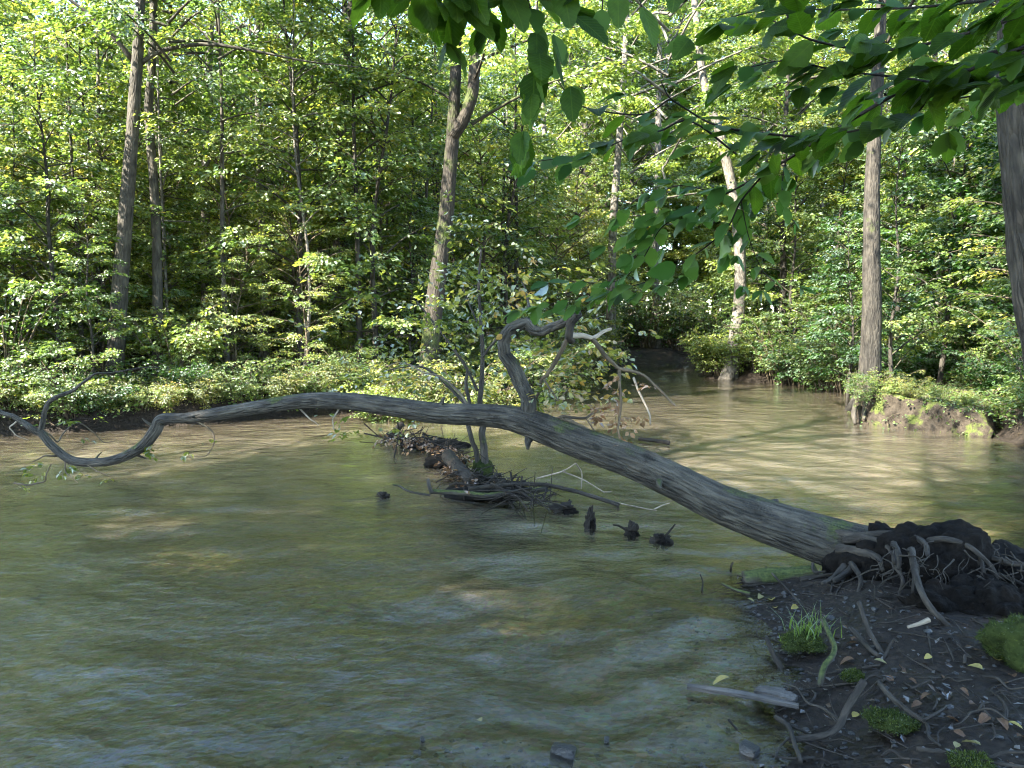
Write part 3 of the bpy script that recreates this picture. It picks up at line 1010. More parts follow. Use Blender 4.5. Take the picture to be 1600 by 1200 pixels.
rg = np.random.default_rng(61)
fl = np.flatnonzero((isd.ravel() > 0.0))
sel = rg.choice(fl, 900)
an = rg.uniform(0, 6.28, 900)
Lv = Leaves()
Lv.sprays(np.stack([IX.ravel()[sel], IY.ravel()[sel], IZ.ravel()[sel] + .02], -1), np.stack([np.cos(an), np.sin(an) - .5, rg.uniform(-.2, .8, 900)], -1), rg.uniform(.08, .28, 900), 7, rg, leaf=.05, droop=.5, tilt=.6, tint=rg.uniform(.1, .7, 900))
link('islet_growth', Lv.mesh('islet_growth', M['leaf_green'], M['twig']), label='low weeds covering the sunlit islet', cat='weeds', kind='stuff')

for px, Y, k, sc_ in [(640, 13.3, 3, .75), (690, 13.0, 0, .6), (720, 13.6, 3, .85), (770, 14.5, 3, .9), (600, 13.0, 0, .7), (830, 15.5, 1, .9), (880, 17.5, 3, 1.0)]:
    put_shrub(['lime bush crowding the foot of the thick mossy trunk', 'green bush on the point behind the curved branch', '', 'olive bush crowding the foot of the thick mossy trunk'][k], px, 600, Y, k, sc_, None, 'bushes round the thick mossy trunk, kind %d' % k)
rgl = np.random.default_rng(303)
for px in range(-70, 660, 34):
    sy = np.interp(px, [-120, 0, 150, 300, 450, 600, 700], [688, 681, 673, 663, 652, 640, 625])
    p = G(px + rgl.normal(0, 8), sy)
    k = int(rgl.choice([0, 1, 3, 2], p=[.4, .3, .15, .15]))
    e = link('shrub', None, None, (p[0], p[1] + rgl.uniform(.15, .5), .22), ['lime green bush trailing over the far bank edge', 'mid green bush trailing over the far bank edge', 'deep green bush trailing over the far bank edge', 'olive bush trailing over the far bank edge'][k], 'shrub', 'bushes trailing over the far bank edge, kind %d' % k)
    e.rotation_euler = (rgl.uniform(.1, .4), 0, rgl.normal(0, .3))
    q_ = rgl.uniform(.26, .5)
    e.scale = (q_ * 1.3, q_, q_)
    link('foliage', SHRUB[k][0], e)
    link('stem', SHRUB[k][1], e)

rgf = np.random.default_rng(616)
for i_ in range(20):                                       # the wood closes behind the bend
    px, Y = 850 + 22 * i_ + rgf.normal(0, 8), rgf.uniform(37, 52)
    p = P(px, 540, Y)
    k = int(rgf.integers(0, 4))
    make_tree('woodland_tree', ['grey-barked lime tree closing the wood behind the bend', 'dark-barked tree closing the wood behind the bend', 'pale-barked lime tree closing the wood behind the bend', 'grey-barked green tree closing the wood behind the bend'][k], 'tree', BGT[k], BGC[k][0], (p[0], p[1], ground_z(p[0], p[1])), rgf.uniform(0, 6.28), rgf.uniform(.9, 1.2), 'trees closing the wood behind the bend, kind %d' % k, sz=rgf.uniform(1.0, 1.3))
for lab, px, Y, k, sc_, z in [('green sapling rooted on the islet behind the grey trunk', 1392, 14.0, 3, .62, .3), ('deep green sapling leaning beside the islet trunk', 1328, 14.5, 5, .6, .1), ('tall sapling on the dark bank right of the islet', 1470, 15.5, 5, 1.0, .4)]:
    p = P(px, 600, Y)
    make_tree('sapling', lab, 'sapling', SAP[k][1], SAP[k][0], (p[0], p[1], z), px * .7, sc_)

# saplings on the banks
placed2 = []
TRK = [(190, 13.6), (242, 14.2), (322, 18.7), (412, 17.7), (530, 18.5), (685, 14.6), (1152, 22.3), (1362, 12.6)]     # trunks that stand clear of the understorey
cnt = 0
for tries in range(6000):
    y = rgb.uniform(11.5, 30)
    x = rgb.uniform(-0.8 * y - 2, 0.8 * y + 2)
    if not on_land(x, y, 0.7):
        continue
    if not all((x - a) ** 2 + (y - b) ** 2 > (0.6 + 0.025 * y) ** 2 for a, b in placed2):
        continue
    u_ = 800 + F_PX * x / y
    if any(abs(u_ - q) < 34 + 240 / y and y < d_ for q, d_ in TRK) or (x < 3.5 and y < 11.9):
        continue
    placed2.append((x, y))
    right = x > 3.5
    k = int(rgb.choice([0, 1, 2, 3, 4]) if not right else rgb.choice([1, 3, 5, 5, 2]))
    s = rgb.uniform(0.7, 1.15)
    make_tree('sapling', ['yellow green sapling in the understorey', 'mid green sapling in the understorey', 'short yellow green sapling in the understorey', 'tall mid green sapling in the understorey',
                          'olive leaved low sapling in the understorey', 'deep green sapling in the shaded understorey'][k], 'sapling',
              SAP[k][1], SAP[k][0], (x, y, ground_z(x, y)), rgb.uniform(0, 6.28), s, 'saplings of the understorey, kind %d' % k)
    cnt += 1
    if cnt >= 170:
        break
cnt = 0
for tries in range(4000):
    y = rgb.uniform(12.3, 17.0)
    x = rgb.uniform(-0.75 * y - 1, 2.0)
    u_ = 800 + F_PX * x / y
    if not on_land(x, y, .6) or not all((x - a) ** 2 + (y - b) ** 2 > .75 ** 2 for a, b in placed2) or any(abs(u_ - q) < 44 and y < d_ for q, d_ in TRK):
        continue
    placed2.append((x, y))
    k = int(rgb.choice([0, 1, 2, 3]))
    make_tree('sapling', ['small lime sapling near the far bank edge', 'small mid green sapling near the far bank edge', 'small fine-leaved lime sapling near the far bank edge', 'small tall-crowned green sapling near the far bank edge'][k], 'sapling',
              SAP[k][1], SAP[k][0], (x, y, ground_z(x, y)), rgb.uniform(0, 6.28), rgb.uniform(.4, .72), 'small saplings near the far bank edge, kind %d' % k)
    cnt += 1
    if cnt >= 34:
        break

# shrubs along the waterline
cnt = 0
for tries in range(5000):
    y = rgb.uniform(10.0, 27)
    x = rgb.uniform(-0.75 * y - 1, 0.75 * y + 1)
    s = signed_dist(np.array([[x]]), np.array([[y]]), SHORE)[0, 0]
    if not (0.12 < s < 2.2) or y < 9.5:
        continue
    if not all((x - a) ** 2 + (y - b) ** 2 > 0.7 ** 2 for a, b in placed2):
        continue
    placed2.append((x, y))
    k = int(rgb.choice([0, 1, 2, 3, 4], p=[.3, .25, .1, .2, .15]) if x < 3.5 else rgb.choice([1, 2, 4], p=[.3, .5, .2]))
    sc_ = rgb.uniform(0.35, 1.0)
    e = link('shrub', None, None, (x, y, ground_z(x, y)), ['yellow green low shrub on the bank', 'mid green shrub on the bank', 'deep green low shrub on the shaded bank', 'olive shrub on the bank', 'tall green shrub on the bank'][k], 'shrub', 'bank shrubs, kind %d' % k)
    e.rotation_euler = (0, 0, rgb.uniform(0, 6.28))
    e.scale = (sc_, sc_, sc_)
    link('foliage', SHRUB[k][0], e)
    link('stem', SHRUB[k][1], e)
    cnt += 1
    if cnt >= 46:
        break

# ------------------------------------------------------------------ unseen near-bank trees arching over the stream, placed to shade the foreground
LIT = [(60, 700, 190, 34), (270, 685, 230, 24), (255, 812, 110, 16), (1290, 702, 200, 42), (1500, 815, 160, 36), (1150, 735, 90, 18), (1330, 770, 90, 14), (1040, 592, 90, 14), (1040, 730, 50, 12), (660, 897, 24, 5), (1440, 655, 110, 30),
       (700, 1022, 20, 6), (480, 800, 40, 6), (850, 690, 60, 10), (430, 690, 120, 10)]
lit_w = []
for (cx, cy, ax_, ay_) in LIT:
    c = G(cx, cy)
    ex = abs(G(cx + ax_, cy)[0] - c[0])
    ey = abs(G(cx, cy - ay_)[1] - G(cx, cy + ay_)[1]) / 2
    lit_w.append((c[0], c[1], ex, ey))

lit_w += [(-4.0, 14.3, 10.0, 3.0), (6.5, 15.0, 4.0, 3.0)]


def shade_keep(p):  # drops sprays over the chosen sun patches: crown gaps shaped to let light in
    t = p[:, 2] / SUN.z
    q = p - t[:, None] * np.array(SUN)
    k = np.ones(len(p), bool)
    for cx, cy, ex, ey in lit_w:
        k &= ((q[:, 0] - cx) / (ex + 0.25)) ** 2 + ((q[:, 1] - cy) / (ey + 0.25)) ** 2 > 1
    return k


CAN = [(-5.0, -2.2, 0.15, 0.45, 71, 'unseen leaning tree on the near bank left of the viewer'), (-9.0, -0.8, 0.15, 0.4, 72, 'unseen broad tree at the near bank edge downstream'), (-2.0, -4.5, 0.12, 0.6, 73, 'unseen tree just behind the viewer on the near bank'),
       (2.8, -3.4, -0.1, 0.5, 74, 'unseen leafy tree shading the muddy near bank'), (-13.5, 0.2, 0.1, 0.2, 75, 'unseen tall bankside tree far downstream on the near side'), (-7.0, -6.2, 0.1, 0.3, 76, 'unseen second row tree behind the leaning near bank tree'),
       (-12.5, -5.5, 0.1, 0.25, 77, 'unseen second row tree behind the broad near bank tree'), (-18.0, -1.5, 0.1, 0.2, 78, 'unseen last tree downstream on the near bank'), (6.3, -1.6, -0.22, 0.35, 79, 'unseen leafy tree right of the muddy bank'), (-7.2, -3.2, 0.0, 0.08, 80, 'unseen upright dense tree added for shade on the near bank left of the viewer'), (-11.0, -2.6, 0.0, 0.08, 81, 'unseen upright dense tree added for shade on the near bank farther left'), (-9.5, -6.8, 0.0, 0.1, 82, 'unseen upright dense tree added for shade in the third row of the near bank')]  # last three added only to deepen the foreground shade
for i, (x, y, lx, ly, sd_, lab) in enumerate(CAN):
    rg = np.random.default_rng(sd_)
    gz = ground_z(x, y)
    wood = Tubes()
    axf = lambda z, lx=lx, ly=ly: np.array([lx * z * 0.9, ly * z * 0.9, z])
    Tn = Tubes()
    pts = [axf(z) for z in (-0.2, 2, 5, 9, 13, 15)]
    Tn.add(catmull(pts, 20), np.linspace(0.26, 0.04, 20), sides=10, rough=0.1, seed=sd_, flare=(0.6, 0.3, 5))
    off = np.array([x, y, gz])
    Lv = limb_crown(rg, 4.6 if i > 8 else 5.5, 14.5, 36, 4.6, 34, 25, 0.155, 0.1, 0.6, wood=Tn, axis_fn=axf, keep_fn=lambda q, off=off: shade_keep(q + off), spray=(0.7, 1.2), tilt=0.45)
    make_tree('shade_tree', lab, 'tree', Tn.mesh('trunk', M['bark_grey']), Lv.mesh('canopy', M['leaf_green'], M['twig']), off)

# ------------------------------------------------------------------ far wood closing the view
rg = np.random.default_rng(900)
Lv = Leaves()
Tf = Tubes()
for i in range(120):
    a = -1.05 + 2.1 * (i + rg.uniform(0, 1)) / 120
    R = rg.uniform(54, 72)
    x, y = R * math.sin(a), R * math.cos(a)
    Tf.add([np.array([x, y, 0.5]), np.array([x, y, 9.0]), np.array([x, y, 20.0])], [0.22, 0.16, 0.05], sides=5, cap=False)
    n = 105
    zz = rg.uniform(0.5, 24, n)
    rr = rg.uniform(0.5, 4.0, n)
    an = rg.uniform(0, 6.28, n)
    o = np.stack([x + rr * np.cos(an), y + rr * np.sin(an), zz], -1)
    Lv.sprays(o, np.stack([np.cos(an), np.sin(an), rg.normal(0, .2, n)], -1), rg.uniform(1.5, 2.6, n), 13, rg, leaf=0.5, tilt=0.8, tint=rg.uniform(.1, .7, n), ribbons=False)
fw = link('far_wood', Lv.mesh('far_wood', M['leaf_green'], M['twig']), label='far-off wood closing the view behind the stream', cat='wood', kind='stuff')
link('far_trunks', Tf.mesh('far_trunks', M['bark_dark']), fw, kind='stuff')

# ground cover on the far bank
rg = np.random.default_rng(910)
X = rg.uniform(-17, 17, 9000)
Y = rg.uniform(9.5, 30, 9000)
sdv = signed_dist(X, Y, SHORE)
ok = (sdv > 0.08) & (np.abs(X) < 0.75 * Y + 1)
X, Y, sdv = X[ok], Y[ok], sdv[ok]
X2 = rg.uniform(-12, 14, 60000)
Y2 = rg.uniform(9.5, 28, 60000)
s2 = signed_dist(X2, Y2, SHORE)
ok = (s2 > 0.05) & (s2 < 0.9) & (np.sin(X2 * 1.7) + np.sin(Y2 * 2.3 + X2) + rg.normal(0, .6, 60000) > -0.5)
X, Y, sdv = np.concatenate([X, X2[ok][:6500]]), np.concatenate([Y, Y2[ok][:6500]]), np.concatenate([sdv, s2[ok][:6500]])
Z = height(X[None], Y[None])[0]
an = rg.uniform(0, 6.28, len(X))
Lv = Leaves()
Lv.sprays(np.stack([X, Y, Z + rg.uniform(0.03, 0.38, len(X))], -1), np.stack([np.cos(an), np.sin(an), rg.uniform(0.0, 0.8, len(X))], -1), rg.uniform(0.15, 0.4, len(X)), 9, rg, leaf=0.075, tilt=0.6,
          tint=np.clip(rg.uniform(0.1, 0.75, len(X)), 0, 1))
link('ground_cover', Lv.mesh('ground_cover', M['leaf_green'], M['twig']), label='low leafy ground cover on the wooded banks', cat='ground cover', kind='stuff')

# ------------------------------------------------------------------ the fallen tree
FT = [(1440, 905, 120), (1400, 884, 112), (1352, 866, 97), (1300, 848, 86), (1200, 815, 73), (1120, 785, 65), (1050, 750, 60), (980, 718, 56), (900, 690, 52), (845, 668, 50), (800, 653, 41), (740, 648, 36), (680, 645, 35), (600, 634, 32),
      (540, 627, 29), (480, 626, 26), (420, 634, 24), (350, 645, 22), (290, 653, 20), (254, 655, 23), (243, 672, 25), (225, 695, 23), (195, 713, 20), (160, 722, 18), (115, 720, 18), (85, 700, 16), (62, 674, 15)]


def ft_y(px):
    return 4.95 + (1352 - px) / 1290.0 * 1.75


def ftp(px, py, dy=0.0):
    return P(px, py, ft_y(px) + dy)


fall = link('fallen_tree', None, None, G(1320, 890), 'grey smooth-barked fallen tree arching over the stream from its torn root plate', 'tree')
f0 = np.array(fall.location)
pts = [ftp(a, b) - f0 for a, b, w in FT]
rad = [(.93 if a > 320 else .76) * w * ft_y(a) / F_PX / 2 for a, b, w in FT]
n = 260
pp = catmull(pts, n)
rr = np.interp(np.linspace(0, 1, n), np.linspace(0, 1, len(rad)), rad)
T = Tubes()
T.add(pp, rr, sides=40, rough=0.03, seed=3, groove=0.008)
link('trunk', T.mesh('trunk', M['bark_smooth']), fall)


rgs = np.random.default_rng(31)
for k_ in (40, 62, 78, 92, 118, 135, 160, 176, 197, 215, 232, 246):
    T = Tubes()
    az_ = rgs.uniform(0, 6.28)
    tg_ = unit(pp[k_ + 1] - pp[k_])
    a_ = unit(np.cross(tg_, UP))
    b_ = np.cross(tg_, a_)
    o_ = a_ * math.cos(az_) + b_ * math.sin(az_)
    ln_ = rgs.uniform(.02, .07) + rr[k_] * .3
    T.curve([pp[k_] + o_ * rr[k_] * .6, pp[k_] + o_ * (rr[k_] + ln_ * .4) - tg_ * .01, pp[k_] + o_ * (rr[k_] + ln_) - tg_ * .03], rr[k_] * rgs.uniform(.22, .4), rr[k_] * .10, n=9, sides=9, rough=.2, seed=k_)
    link('broken_stub', T.mesh('broken_stub', M['bark_smooth']), fall)


def px_branch(pix, w0, w1, mat, parent, org, name='branch', yfn=ft_y, seed=0, sides=9, rough=0.12):
    T = Tubes()
    pts = [P(a, b, yfn(a) + (c[0] if c else 0.0)) - org for a, b, *c in pix]
    rj = np.random.default_rng(seed + 700)
    kink = []
    for a_, b_ in zip(pts[:-1], pts[1:]):                   # small kinks between the nodes
        kink += [a_, (a_ + b_) / 2 + rj.normal(0, .035, 3) * np.linalg.norm(b_ - a_)]
    pts = kink + [pts[-1]]
    ym = yfn(pix[0][0])
    T.curve(pts, w0 * ym / F_PX / 2, w1 * ym / F_PX / 2, n=6 * len(pts), sides=sides, rough=rough, seed=seed)
    return link(name, T.mesh(name, mat), parent)


px_branch([(838, 668), (826, 645), (822, 615), (808, 585), (789, 555), (787, 535), (800, 513), (822, 505), (834, 516), (848, 518), (872, 508, -.05), (893, 494, -.1), (906, 490, -.12)], 27, 11, M['bark_smooth'], fall, f0, seed=4, sides=14)
BR = [([(903, 491, -.1), (892, 505, -.1), (889, 526, -.08), (893, 533, 0)], 15, 12, 'bark_mossy'),
      ([(890, 524, -.08), (908, 524, 0), (925, 528, .05), (940, 520, .1), (955, 514, .15)], 10, 5, 'wood_pale'),
      ([(925, 528, .05), (945, 555, .1), (968, 576, .15), (1008, 588, .1), (1034, 612, .05), (1055, 634, 0)], 8, 3, 'twig'),
      ([(886, 530, -.05), (872, 557, 0), (860, 577, .05), (846, 593, .1), (838, 622, .15), (832, 640, .2)], 8, 4, 'twig'),
      ([(968, 576, .15), (969, 610, .1), (968, 650, .1), (970, 692, .05)], 6, 3, 'twig'),
      ([(990, 590, .1), (1002, 620, .05), (1015, 648, 0), (1016, 664, 0)], 4, 2, 'wood_pale'),
      ([(850, 664), (866, 656), (880, 651), (915, 653, .1), (935, 642, .2)], 8, 3, 'twig'),
      ([(876, 653), (900, 663, .05), (925, 676, .1), (952, 687, .15), (985, 700, .2)], 8, 3, 'twig'),
      ([(915, 653, .1), (925, 668, .1), (930, 676, .1)], 3, 1.5, 'twig'),
      ([(848, 590, .1), (862, 612, .05), (872, 626, 0), (890, 605, -.05)], 4, 1.5, 'twig'),
      ([(835, 514), (830, 490, .1), (825, 470, .2), (815, 440, .3)], 7, 3, 'bark_smooth'),
      ([(62, 676), (68, 650), (78, 627), (108, 613), (124, 602), (150, 584), (200, 578, .1), (250, 574, .2)], 9, 1.5, 'bark_smooth'),
      ([(62, 676), (42, 664), (20, 650), (-10, 636), (-70, 618)], 11, 5, 'bark_smooth'),
      ([(30, 655), (15, 668), (25, 680), (45, 688)], 3, 1, 'wood_pale'),
      ([(60, 670), (90, 690, .2), (120, 660, .5), (160, 690, .7), (180, 690, .8)], 3, 1, 'twig'),
      ([(130, 724), (150, 735, -.05), (172, 744, -.1)], 3, 1, 'twig'),
      ([(100, 712), (103, 738, -.05), (122, 755, -.1)], 3, 1, 'twig'),
      ([(90, 712), (70, 712, -.1), (50, 722, -.2)], 4, 1.5, 'twig'),
      ([(300, 655), (330, 672, -.05), (335, 690, -.1), (322, 712, -.1), (290, 712, -.1)], 3, 1, 'twig'),
      ([(22, 755, -.1), (45, 758, -.1), (70, 752, -.1), (80, 725, -.1)], 3, 2, 'twig'),
      ([(470, 640), (485, 655, -.05), (498, 664, -.05)], 3, 1.5, 'wood_pale'),
      ([(530, 638), (520, 655, -.05), (522, 672, -.05)], 3, 1.5, 'wood_pale'),
      ([(740, 655, .1), (690, 590, .6), (640, 570, 1.0), (600, 575, 1.4)], 5, 2, 'twig')]
for i, (pix, a, b, mt) in enumerate(BR):
    px_branch(pix, a, b, M[mt], fall, f0, seed=20 + i, sides=7)
# its leaves: olive and withered sprays
rg = np.random.default_rng(41)
Lv = Leaves()
Ld = Leaves()


def spray_px(L, px, py, Y, n, spread, ln, M_, leaf, t0, t1, org, flat=0.3):
    c = P(px, py, Y) - org
    o = c + rg.normal(0, 1, (n, 3)) * spread
    an = rg.uniform(0, 6.28, n)
    L.sprays(o, np.stack([np.cos(an), np.sin(an), rg.normal(0, flat, n)], -1), rg.uniform(ln * .6, ln * 1.2, n), M_, rg, leaf=leaf, tilt=0.6, tint=rg.uniform(t0, t1, n), twig_w=0.003, ratio=0.7)


for (px, py, n_) in [(870, 540, 6), (905, 560, 6), (850, 600, 6), (925, 545, 6), (950, 560, 5), (880, 590, 5), (900, 620, 4), (940, 610, 4), (830, 470, 7), (800, 440, 7), (860, 470, 6), (930, 470, 6), (780, 480, 5), (915, 640, 3), (870, 660, 2), (600, 575, 4), (650, 565, 4)]:
    spray_px(Lv, px, py, ft_y(px) + .25, n_, 0.13, 0.26, 10, 0.058, .35, .95, f0)
for (px, py, n_) in [(100, 660, 2), (60, 735, 2), (130, 745, 1), (165, 745, 1), (215, 700, 1), (250, 700, 2), (325, 690, 1), (90, 725, 2), (40, 722, 1), (125, 685, 1), (75, 752, 1), (25, 755, 1), (300, 712, 1)]:
    spray_px(Lv, px, py, ft_y(px), n_, 0.03, 0.14, 7, 0.05, .1, .6, f0)
for (px, py, n_) in [(950, 640, 3), (968, 655, 4), (968, 680, 4), (975, 610, 3), (1000, 600, 2), (1012, 640, 1), (940, 655, 3), (972, 700, 2)]:
    spray_px(Ld, px, py, ft_y(px) + .1, n_, 0.05, 0.14, 8, 0.05, .3, 1, f0, flat=0.8)
link('foliage', Lv.mesh('foliage', M['leaf_olive'], M['twig'], rich=True), fall, label='olive green leaves on the side branches')
link('withered_leaves', Ld.mesh('withered_leaves', M['leaf_dead'], M['twig'], rich=True), fall, label='withered brown leaves hanging in tufts')


def lump(name, c, r, mat, seed, parent=None, res=4, amp=0.25, org=np.zeros(3), squash=None, freq=2.2, link_it=True, **kw):
    """uneven lump of earth or rock"""
    import bmesh
    bm = bmesh.new()
    bmesh.ops.create_icosphere(bm, subdivisions=res, radius=1.0)
    rg_ = np.random.default_rng(seed)
    V = np.array([v.co[:] for v in bm.verts])
    d = np.zeros(len(V))
    a = 1.0
    f = freq
    for k in range(5):
        for j in range(3):
            w = unit(rg_.normal(0, 1, 3)) * f
            d += a * np.sin(V @ w + rg_.uniform(0, 6.28) + 1.2 * np.sin(V @ (unit(rg_.normal(0, 1, 3)) * f * .8)))
        a *= 0.6
        f *= 2.0
    V = V * (1 + amp * 0.35 * d)[:, None] * np.array(r) + np.array(c) - org
    for v, q in zip(bm.verts, V):
        v.co = q
    me = bpy.data.meshes.new(name)
    bm.to_mesh(me)
    bm.free()
    me.materials.append(mat)
    for p in me.polygons:
        p.use_smooth = True
    return link(name, me, parent, **kw) if link_it else me


# torn root plate: solid soil lumps, near-black colour standing in for hollow shade
lump('soil_shade_mass', P(1405, 866, 4.72), (0.17, 0.2, 0.14), M['soil_shade_dark'], 9, fall, 5, 0.4, f0, freq=3.6)
lump('root_plate', P(1462, 926, 4.52), (0.43, 0.30, 0.335), M['soil_shade_dark'], 5, fall, 6, 0.30, f0, freq=3.2, label='torn root plate packed with soil, blackened to stand for shade')
lump('soil_shade_mass', P(1485, 975, 4.08), (0.36, 0.22, 0.16), M['soil_shade_dark'], 12, fall, 6, 0.55, f0, freq=4.2)  # black lump filling the place of the shaded hollow
lump('soil_shade_mass', P(1585, 985, 4.1), (0.26, 0.25, 0.18), M['soil_shade_dark'], 14, fall, 6, 0.55, f0, freq=4.2)  # another black lump for the hollow's shade, farther right
lump('soil_shade_mass', P(1600, 952, 4.45), (0.36, 0.34, 0.27), M['soil_shade_dark'], 6, fall, 6, 0.30, f0, freq=3.2)
lump('soil_shade_mass', P(1362, 892, 4.72), (0.20, 0.22, 0.19), M['soil_shade_dark'], 8, fall, 5, 0.30, f0, freq=3.2)
RT = [([(1300, 832, 4.95), (1340, 838, 4.8), (1375, 848, 4.6), (1395, 862, 4.45), (1398, 880, 4.35)], 16, 8), ([(1310, 858, 4.78), (1345, 862, 4.62), (1372, 872, 4.5), (1380, 892, 4.42)], 18, 7), ([(1320, 845, 4.85), (1370, 836, 4.7), (1420, 838, 4.55), (1445, 850, 4.4), (1450, 870, 4.3)], 17, 6), ([(1440, 850, 4.5), (1470, 842, 4.4), (1510, 852, 4.35), (1545, 880, 4.25), (1560, 905, 4.2)], 12, 5), ([(1500, 850, 4.5), (1530, 870, 4.35), (1540, 900, 4.25), (1575, 930, 4.15)], 9, 4), ([(1330, 880, 4.6), (1345, 905, 4.4), (1340, 930, 4.3), (1352, 950, 4.22)], 9, 4), ([(1395, 880, 4.4), (1410, 905, 4.25), (1405, 935, 4.2), (1418, 960, 4.12)], 7, 3),
      ([(1330, 870, 4.75), (1316, 890, 4.6), (1300, 905, 4.5), (1284, 912, 4.45)], 16, 6), ([(1345, 872, 4.7), (1325, 893, 4.55), (1303, 908, 4.45)], 14, 8), ([(1385, 842, 4.7), (1398, 852, 4.45), (1405, 872, 4.25), (1404, 890, 4.2)], 12, 6),
      ([(1424, 858, 4.3), (1431, 900, 4.05), (1450, 944, 3.84), (1492, 989, 3.74), (1538, 1035, 3.62)], 11, 9), ([(1424, 868, 4.28), (1432, 890, 4.18), (1428, 915, 4.12), (1427, 930, 4.1)], 11, 6),
      ([(1300, 905, 4.5), (1298, 925, 4.4), (1288, 945, 4.3)], 4, 2), ([(1318, 905, 4.5), (1306, 930, 4.35), (1302, 955, 4.25), (1310, 970, 4.2)], 3, 2),
      ([(1462, 842, 4.7), (1480, 845, 4.5), (1500, 853, 4.4), (1520, 860, 4.4)], 9, 3), ([(1460, 828, 4.75), (1472, 838, 4.7), (1476, 846, 4.65)], 14, 5), ([(1400, 848, 4.7), (1425, 838, 4.6), (1450, 842, 4.55)], 8, 3),
      ([(1510, 868, 4.5), (1545, 872, 4.4), (1580, 880, 4.3), (1640, 885, 4.2)], 14, 8), ([(1545, 895, 4.4), (1580, 905, 4.3), (1620, 925, 4.2)], 9, 5), ([(1270, 880, 4.8), (1272, 893, 4.7), (1290, 893, 4.6)], 5, 3),
      ([(1250, 905, 4.7), (1285, 900, 4.7), (1320, 895, 4.75)], 8, 5), ([(1510, 860, 4.5), (1535, 858, 4.45), (1560, 868, 4.4)], 5, 2), ([(1470, 890, 4.35), (1475, 905, 4.3), (1510, 930, 4.2)], 4, 2),
      ([(1350, 855, 4.75), (1375, 862, 4.6), (1395, 868, 4.5)], 10, 4), ([(1375, 900, 4.4), (1395, 890, 4.4), (1412, 880, 4.4)], 4, 2), ([(1360, 850, 4.85), (1400, 838, 4.8), (1440, 836, 4.75), (1470, 838, 4.7)], 14, 7)]
for i, (pix, a, b) in enumerate(RT):
    T = Tubes()
    T.curve([P(*q) - f0 for q in pix], a * pix[0][2] / F_PX / 2, b * pix[-1][2] / F_PX / 2, n=6 * len(pix), sides=8, rough=0.16, seed=60 + i)
    link('root', T.mesh('root', M['wood_root']), fall)
rg = np.random.default_rng(77)
for i in range(56):
    q = [np.array([rg.uniform(1350, 1620), rg.uniform(845, 905), rg.uniform(4.12, 4.3)])]
    dx = rg.normal(0, 11)
    for j in range(4):
        q.append(q[-1] + np.array([dx + rg.normal(0, 4), rg.uniform(2, 20) * rg.uniform(.3, 1), rg.normal(-.01, .04)]))
        dx *= rg.uniform(.3, 1.0)
    T = Tubes()
    T.curve([P(*v) - f0 for v in q], rg.uniform(0.0018, 0.0065), 0.001, n=16, sides=5, rough=0.15, seed=200 + i)
    link('rootlet', T.mesh('rootlet', M['wood_root']), fall)

# ------------------------------------------------------------------ sticks, logs and stones
def stick(name, label, pix, w0, w1, mat, cat='stick', seed=0, group=None, sides=8, rough=0.12, twigs=()):
    """pix: (px, py, z): each point is given by its height above the water"""
    pts = [G(a, b, z) for a, b, z in pix]
    org = pts[0].copy()
    d0, d1 = pts[0][1], pts[-1][1]
    T = Tubes()
    T.curve([p - org for p in pts], w0 * d0 / F_PX / 2, w1 * d1 / F_PX / 2, n=7 * len(pts), sides=sides, rough=rough, seed=seed)
    o = link(name, T.mesh(name, mat), None, org, label, cat, group)
    for tp, a, b in twigs:
        T = Tubes()
        T.curve([G(*q) - org for q in tp], a * d0 / F_PX / 2, b * d0 / F_PX / 2, n=6 * len(tp), sides=6, rough=rough, seed=seed + 9)
        link('twig', T.mesh('twig', mat), o)
    return o


stick('bent_branch', 'bent brown branch curling up from the mud at the water edge', [(1232, 1157, .03), (1262, 1153, .05), (1293, 1148, .07), (1311, 1134, .10), (1320, 1114, .14), (1331, 1094, .18), (1350, 1064, .24)], 10, 12, M['wood_root'], 'branch', 1,
      twigs=[([(1311, 1125, .10), (1285, 1106, .09), (1262, 1098, .07), (1245, 1075, .06), (1222, 1068, .05)], 5, 3), ([(1285, 1106, .09), (1300, 1120, .05), (1306, 1128, .04)], 3, 2)])
stick('forked_branch', 'short dark forked branch propped at the muddy water edge', [(1212, 1120, .05), (1232, 1135, .06), (1240, 1158, .05), (1252, 1190, .04)], 8, 7, M['wood_root'], 'branch', 2,
      twigs=[([(1228, 1130, .06), (1250, 1140, .05), (1268, 1150, .03)], 6, 4), ([(1238, 1150, .05), (1220, 1165, .03), (1210, 1185, .02)], 4, 2)])
stick('pale_root', 'pale crooked root running across the mossy mud', [(1374, 1068, .13), (1397, 1094, .14), (1424, 1114, .16), (1448, 1131, .15), (1452, 1151, .15), (1470, 1166, .14)], 9, 4, M['wood_root'], 'root', 3)
stick('grey_stick', 'grey stick leaning in the hollow under the root plate', [(1342, 940, .30), (1350, 965, .24), (1360, 990, .18), (1380, 1024, .11)], 7, 8, M['wood_root'], 'stick', 4)
stick('grey_stick', 'thick grey stick lying on litter below the leaning stick', [(1330, 982, .16), (1350, 1004, .13), (1366, 1020, .12), (1378, 1026, .11)], 9, 7, M['wood_root'], 'stick', 5)
stick('forked_twig', 'short forked twig tip pointing up from the litter', [(1376, 1036, .10), (1386, 1018, .14), (1396, 1000, .19), (1402, 1003, .19)], 6, 4, M['wood_root'], 'twig', 6)
stick('mossy_root', 'moss covered root hanging down the muddy bank edge', [(1286, 968, .22), (1296, 992, .19), (1304, 1012, .17), (1300, 1026, .15), (1288, 1042, .12), (1280, 1072, .06)], 8, 10, M['bark_mossy'], 'root', 7)
stick('pale_splinter', 'pale wood splinter inside the dark root hollow', [(1418, 980, .20), (1438, 974, .22), (1452, 968, .24)], 5, 9, M['wood_pale'], 'splinter', 8)
